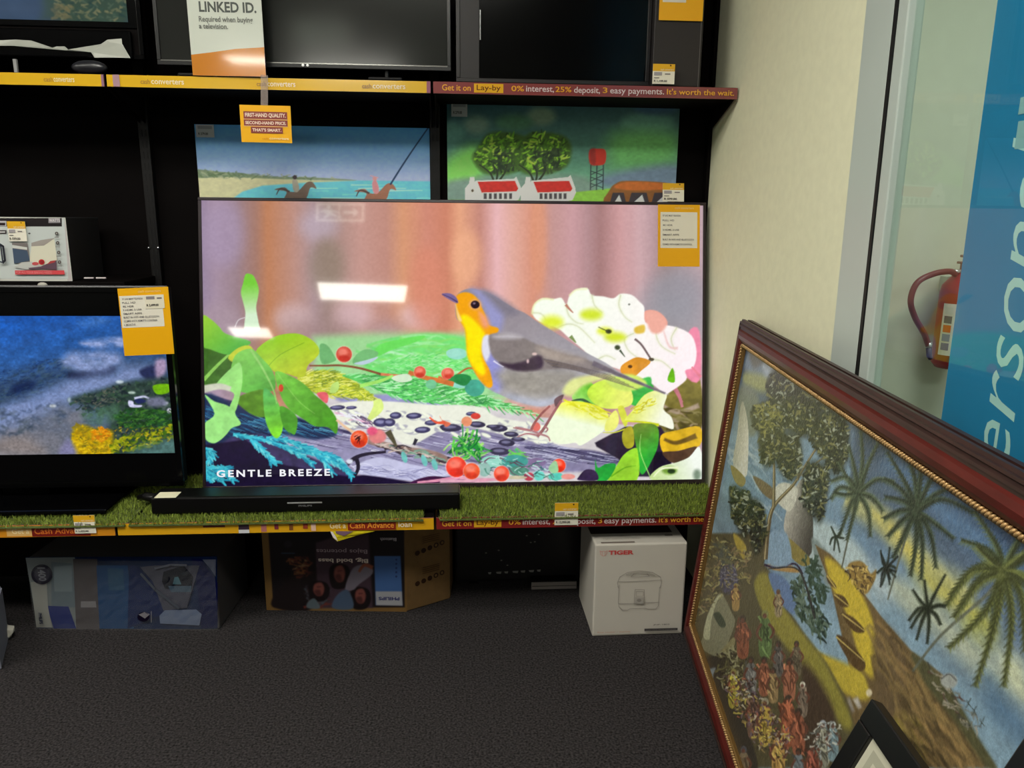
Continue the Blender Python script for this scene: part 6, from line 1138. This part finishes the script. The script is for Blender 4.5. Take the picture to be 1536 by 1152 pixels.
rg = [[bm.verts.new((ex+r*cos(2*pi*k/n), ey+r*sin(2*pi*k/n), z)) for k in range(n)] for r, z in prof if r > 0]
for a, b in zip(rg, rg[1:]):
    for k in range(n): bm.faces.new((a[k], a[(k+1) % n], b[(k+1) % n], b[k]))
bm.faces.new(rg[0][::-1]); bm.faces.new(rg[-1]); link('cylinder', fin(bm, True), t, M('extinguisher_red', (160, 44, 54), .35, spec=.5))
bm = bmesh.new(); b_tube(bm, [(ex, ey, 1.075), (ex, ey, 1.12)], .018, 14); b_box(bm, (ex-.03, ey-.012, 1.115), (ex+.08, ey+.012, 1.125), .003); b_box(bm, (ex-.02, ey-.012, 1.14), (ex+.09, ey+.012, 1.15), .003); link('valve', fin(bm), t, M('valve_metal', (150, 120, 110), .3, metal=.6))
link('hose_collar', tube([(ex-.015, ey, 1.085), (ex-.05, ey-.01, 1.085)], .009), t, M('collar_steel', (210, 210, 210), .25, metal=.6))
hp = [onY(1424, 407, 2.84), onY(1400, 411, 2.83), onY(1376, 424, 2.82), onY(1366, 450, 2.82), (onY(1372, 475, 2.82)), onY(1386, 500, 2.82), onY(1393, 520, 2.82)]
link('hose', tube([tuple(p) for p in smooth_pts([(ex-.045, ey-.01, 1.075)]+[tuple(q) for q in hp], 6)], .0115), t, M('hose_rubber', (110, 40, 44), .4))
link('nozzle', tube([tuple(onY(1393, 520, 2.82)), tuple(onY(1394, 535, 2.82)), tuple(onY(1396, 538, 2.82))], [.011, .010, .009]), t, M('nozzle_black', (40, 36, 70), .4)); link('nozzle_ring', tube([tuple(onY(1393, 514, 2.82)), tuple(onY(1393, 521, 2.82))], .0125), t, M('collar_steel', (210, 210, 210), .25, metal=.6))
def patch(a0, a1, z0, z1, col, k):
    bm = bmesh.new(); r = er+.0008*k; vs = [[bm.verts.new((ex+r*cos(a), ey+r*sin(a), z)) for z in (z0, z1)] for a in np.linspace(a0, a1, 9)]
    for p, q in zip(vs, vs[1:]): bm.faces.new((p[0], q[0], q[1], p[1]))
    me = fin(bm); c_ = me.color_attributes.new('Col', 'FLOAT_COLOR', 'POINT')
    for i in range(len(me.vertices)): c_.data[i].color = (*lin(col), 1)
    return me
A0 = radians(-168)
lb = link('label', patch(A0, radians(-80), onY(1412, 535, 2.83).z, onY(1412, 457, 2.83).z, (224, 220, 226), 1), t, m_gloss); zt, zb = onY(1412, 462, 2.83).z, onY(1412, 530, 2.83).z
for k, col in enumerate(((210, 214, 220), (70, 76, 120), (216, 80, 50), (110, 130, 180), (90, 96, 160))):
    z1_ = zt-(zt-zb)*k/5; link('pictogram', patch(A0+.12, A0+.5, z1_-(zt-zb)*.16, z1_, col, 2), lb, m_gloss)
link('wall_hook', box((ex-.02, ey+er*.9, 1.0), (ex+.02, 3.019, 1.06), .003), t, m_alu)
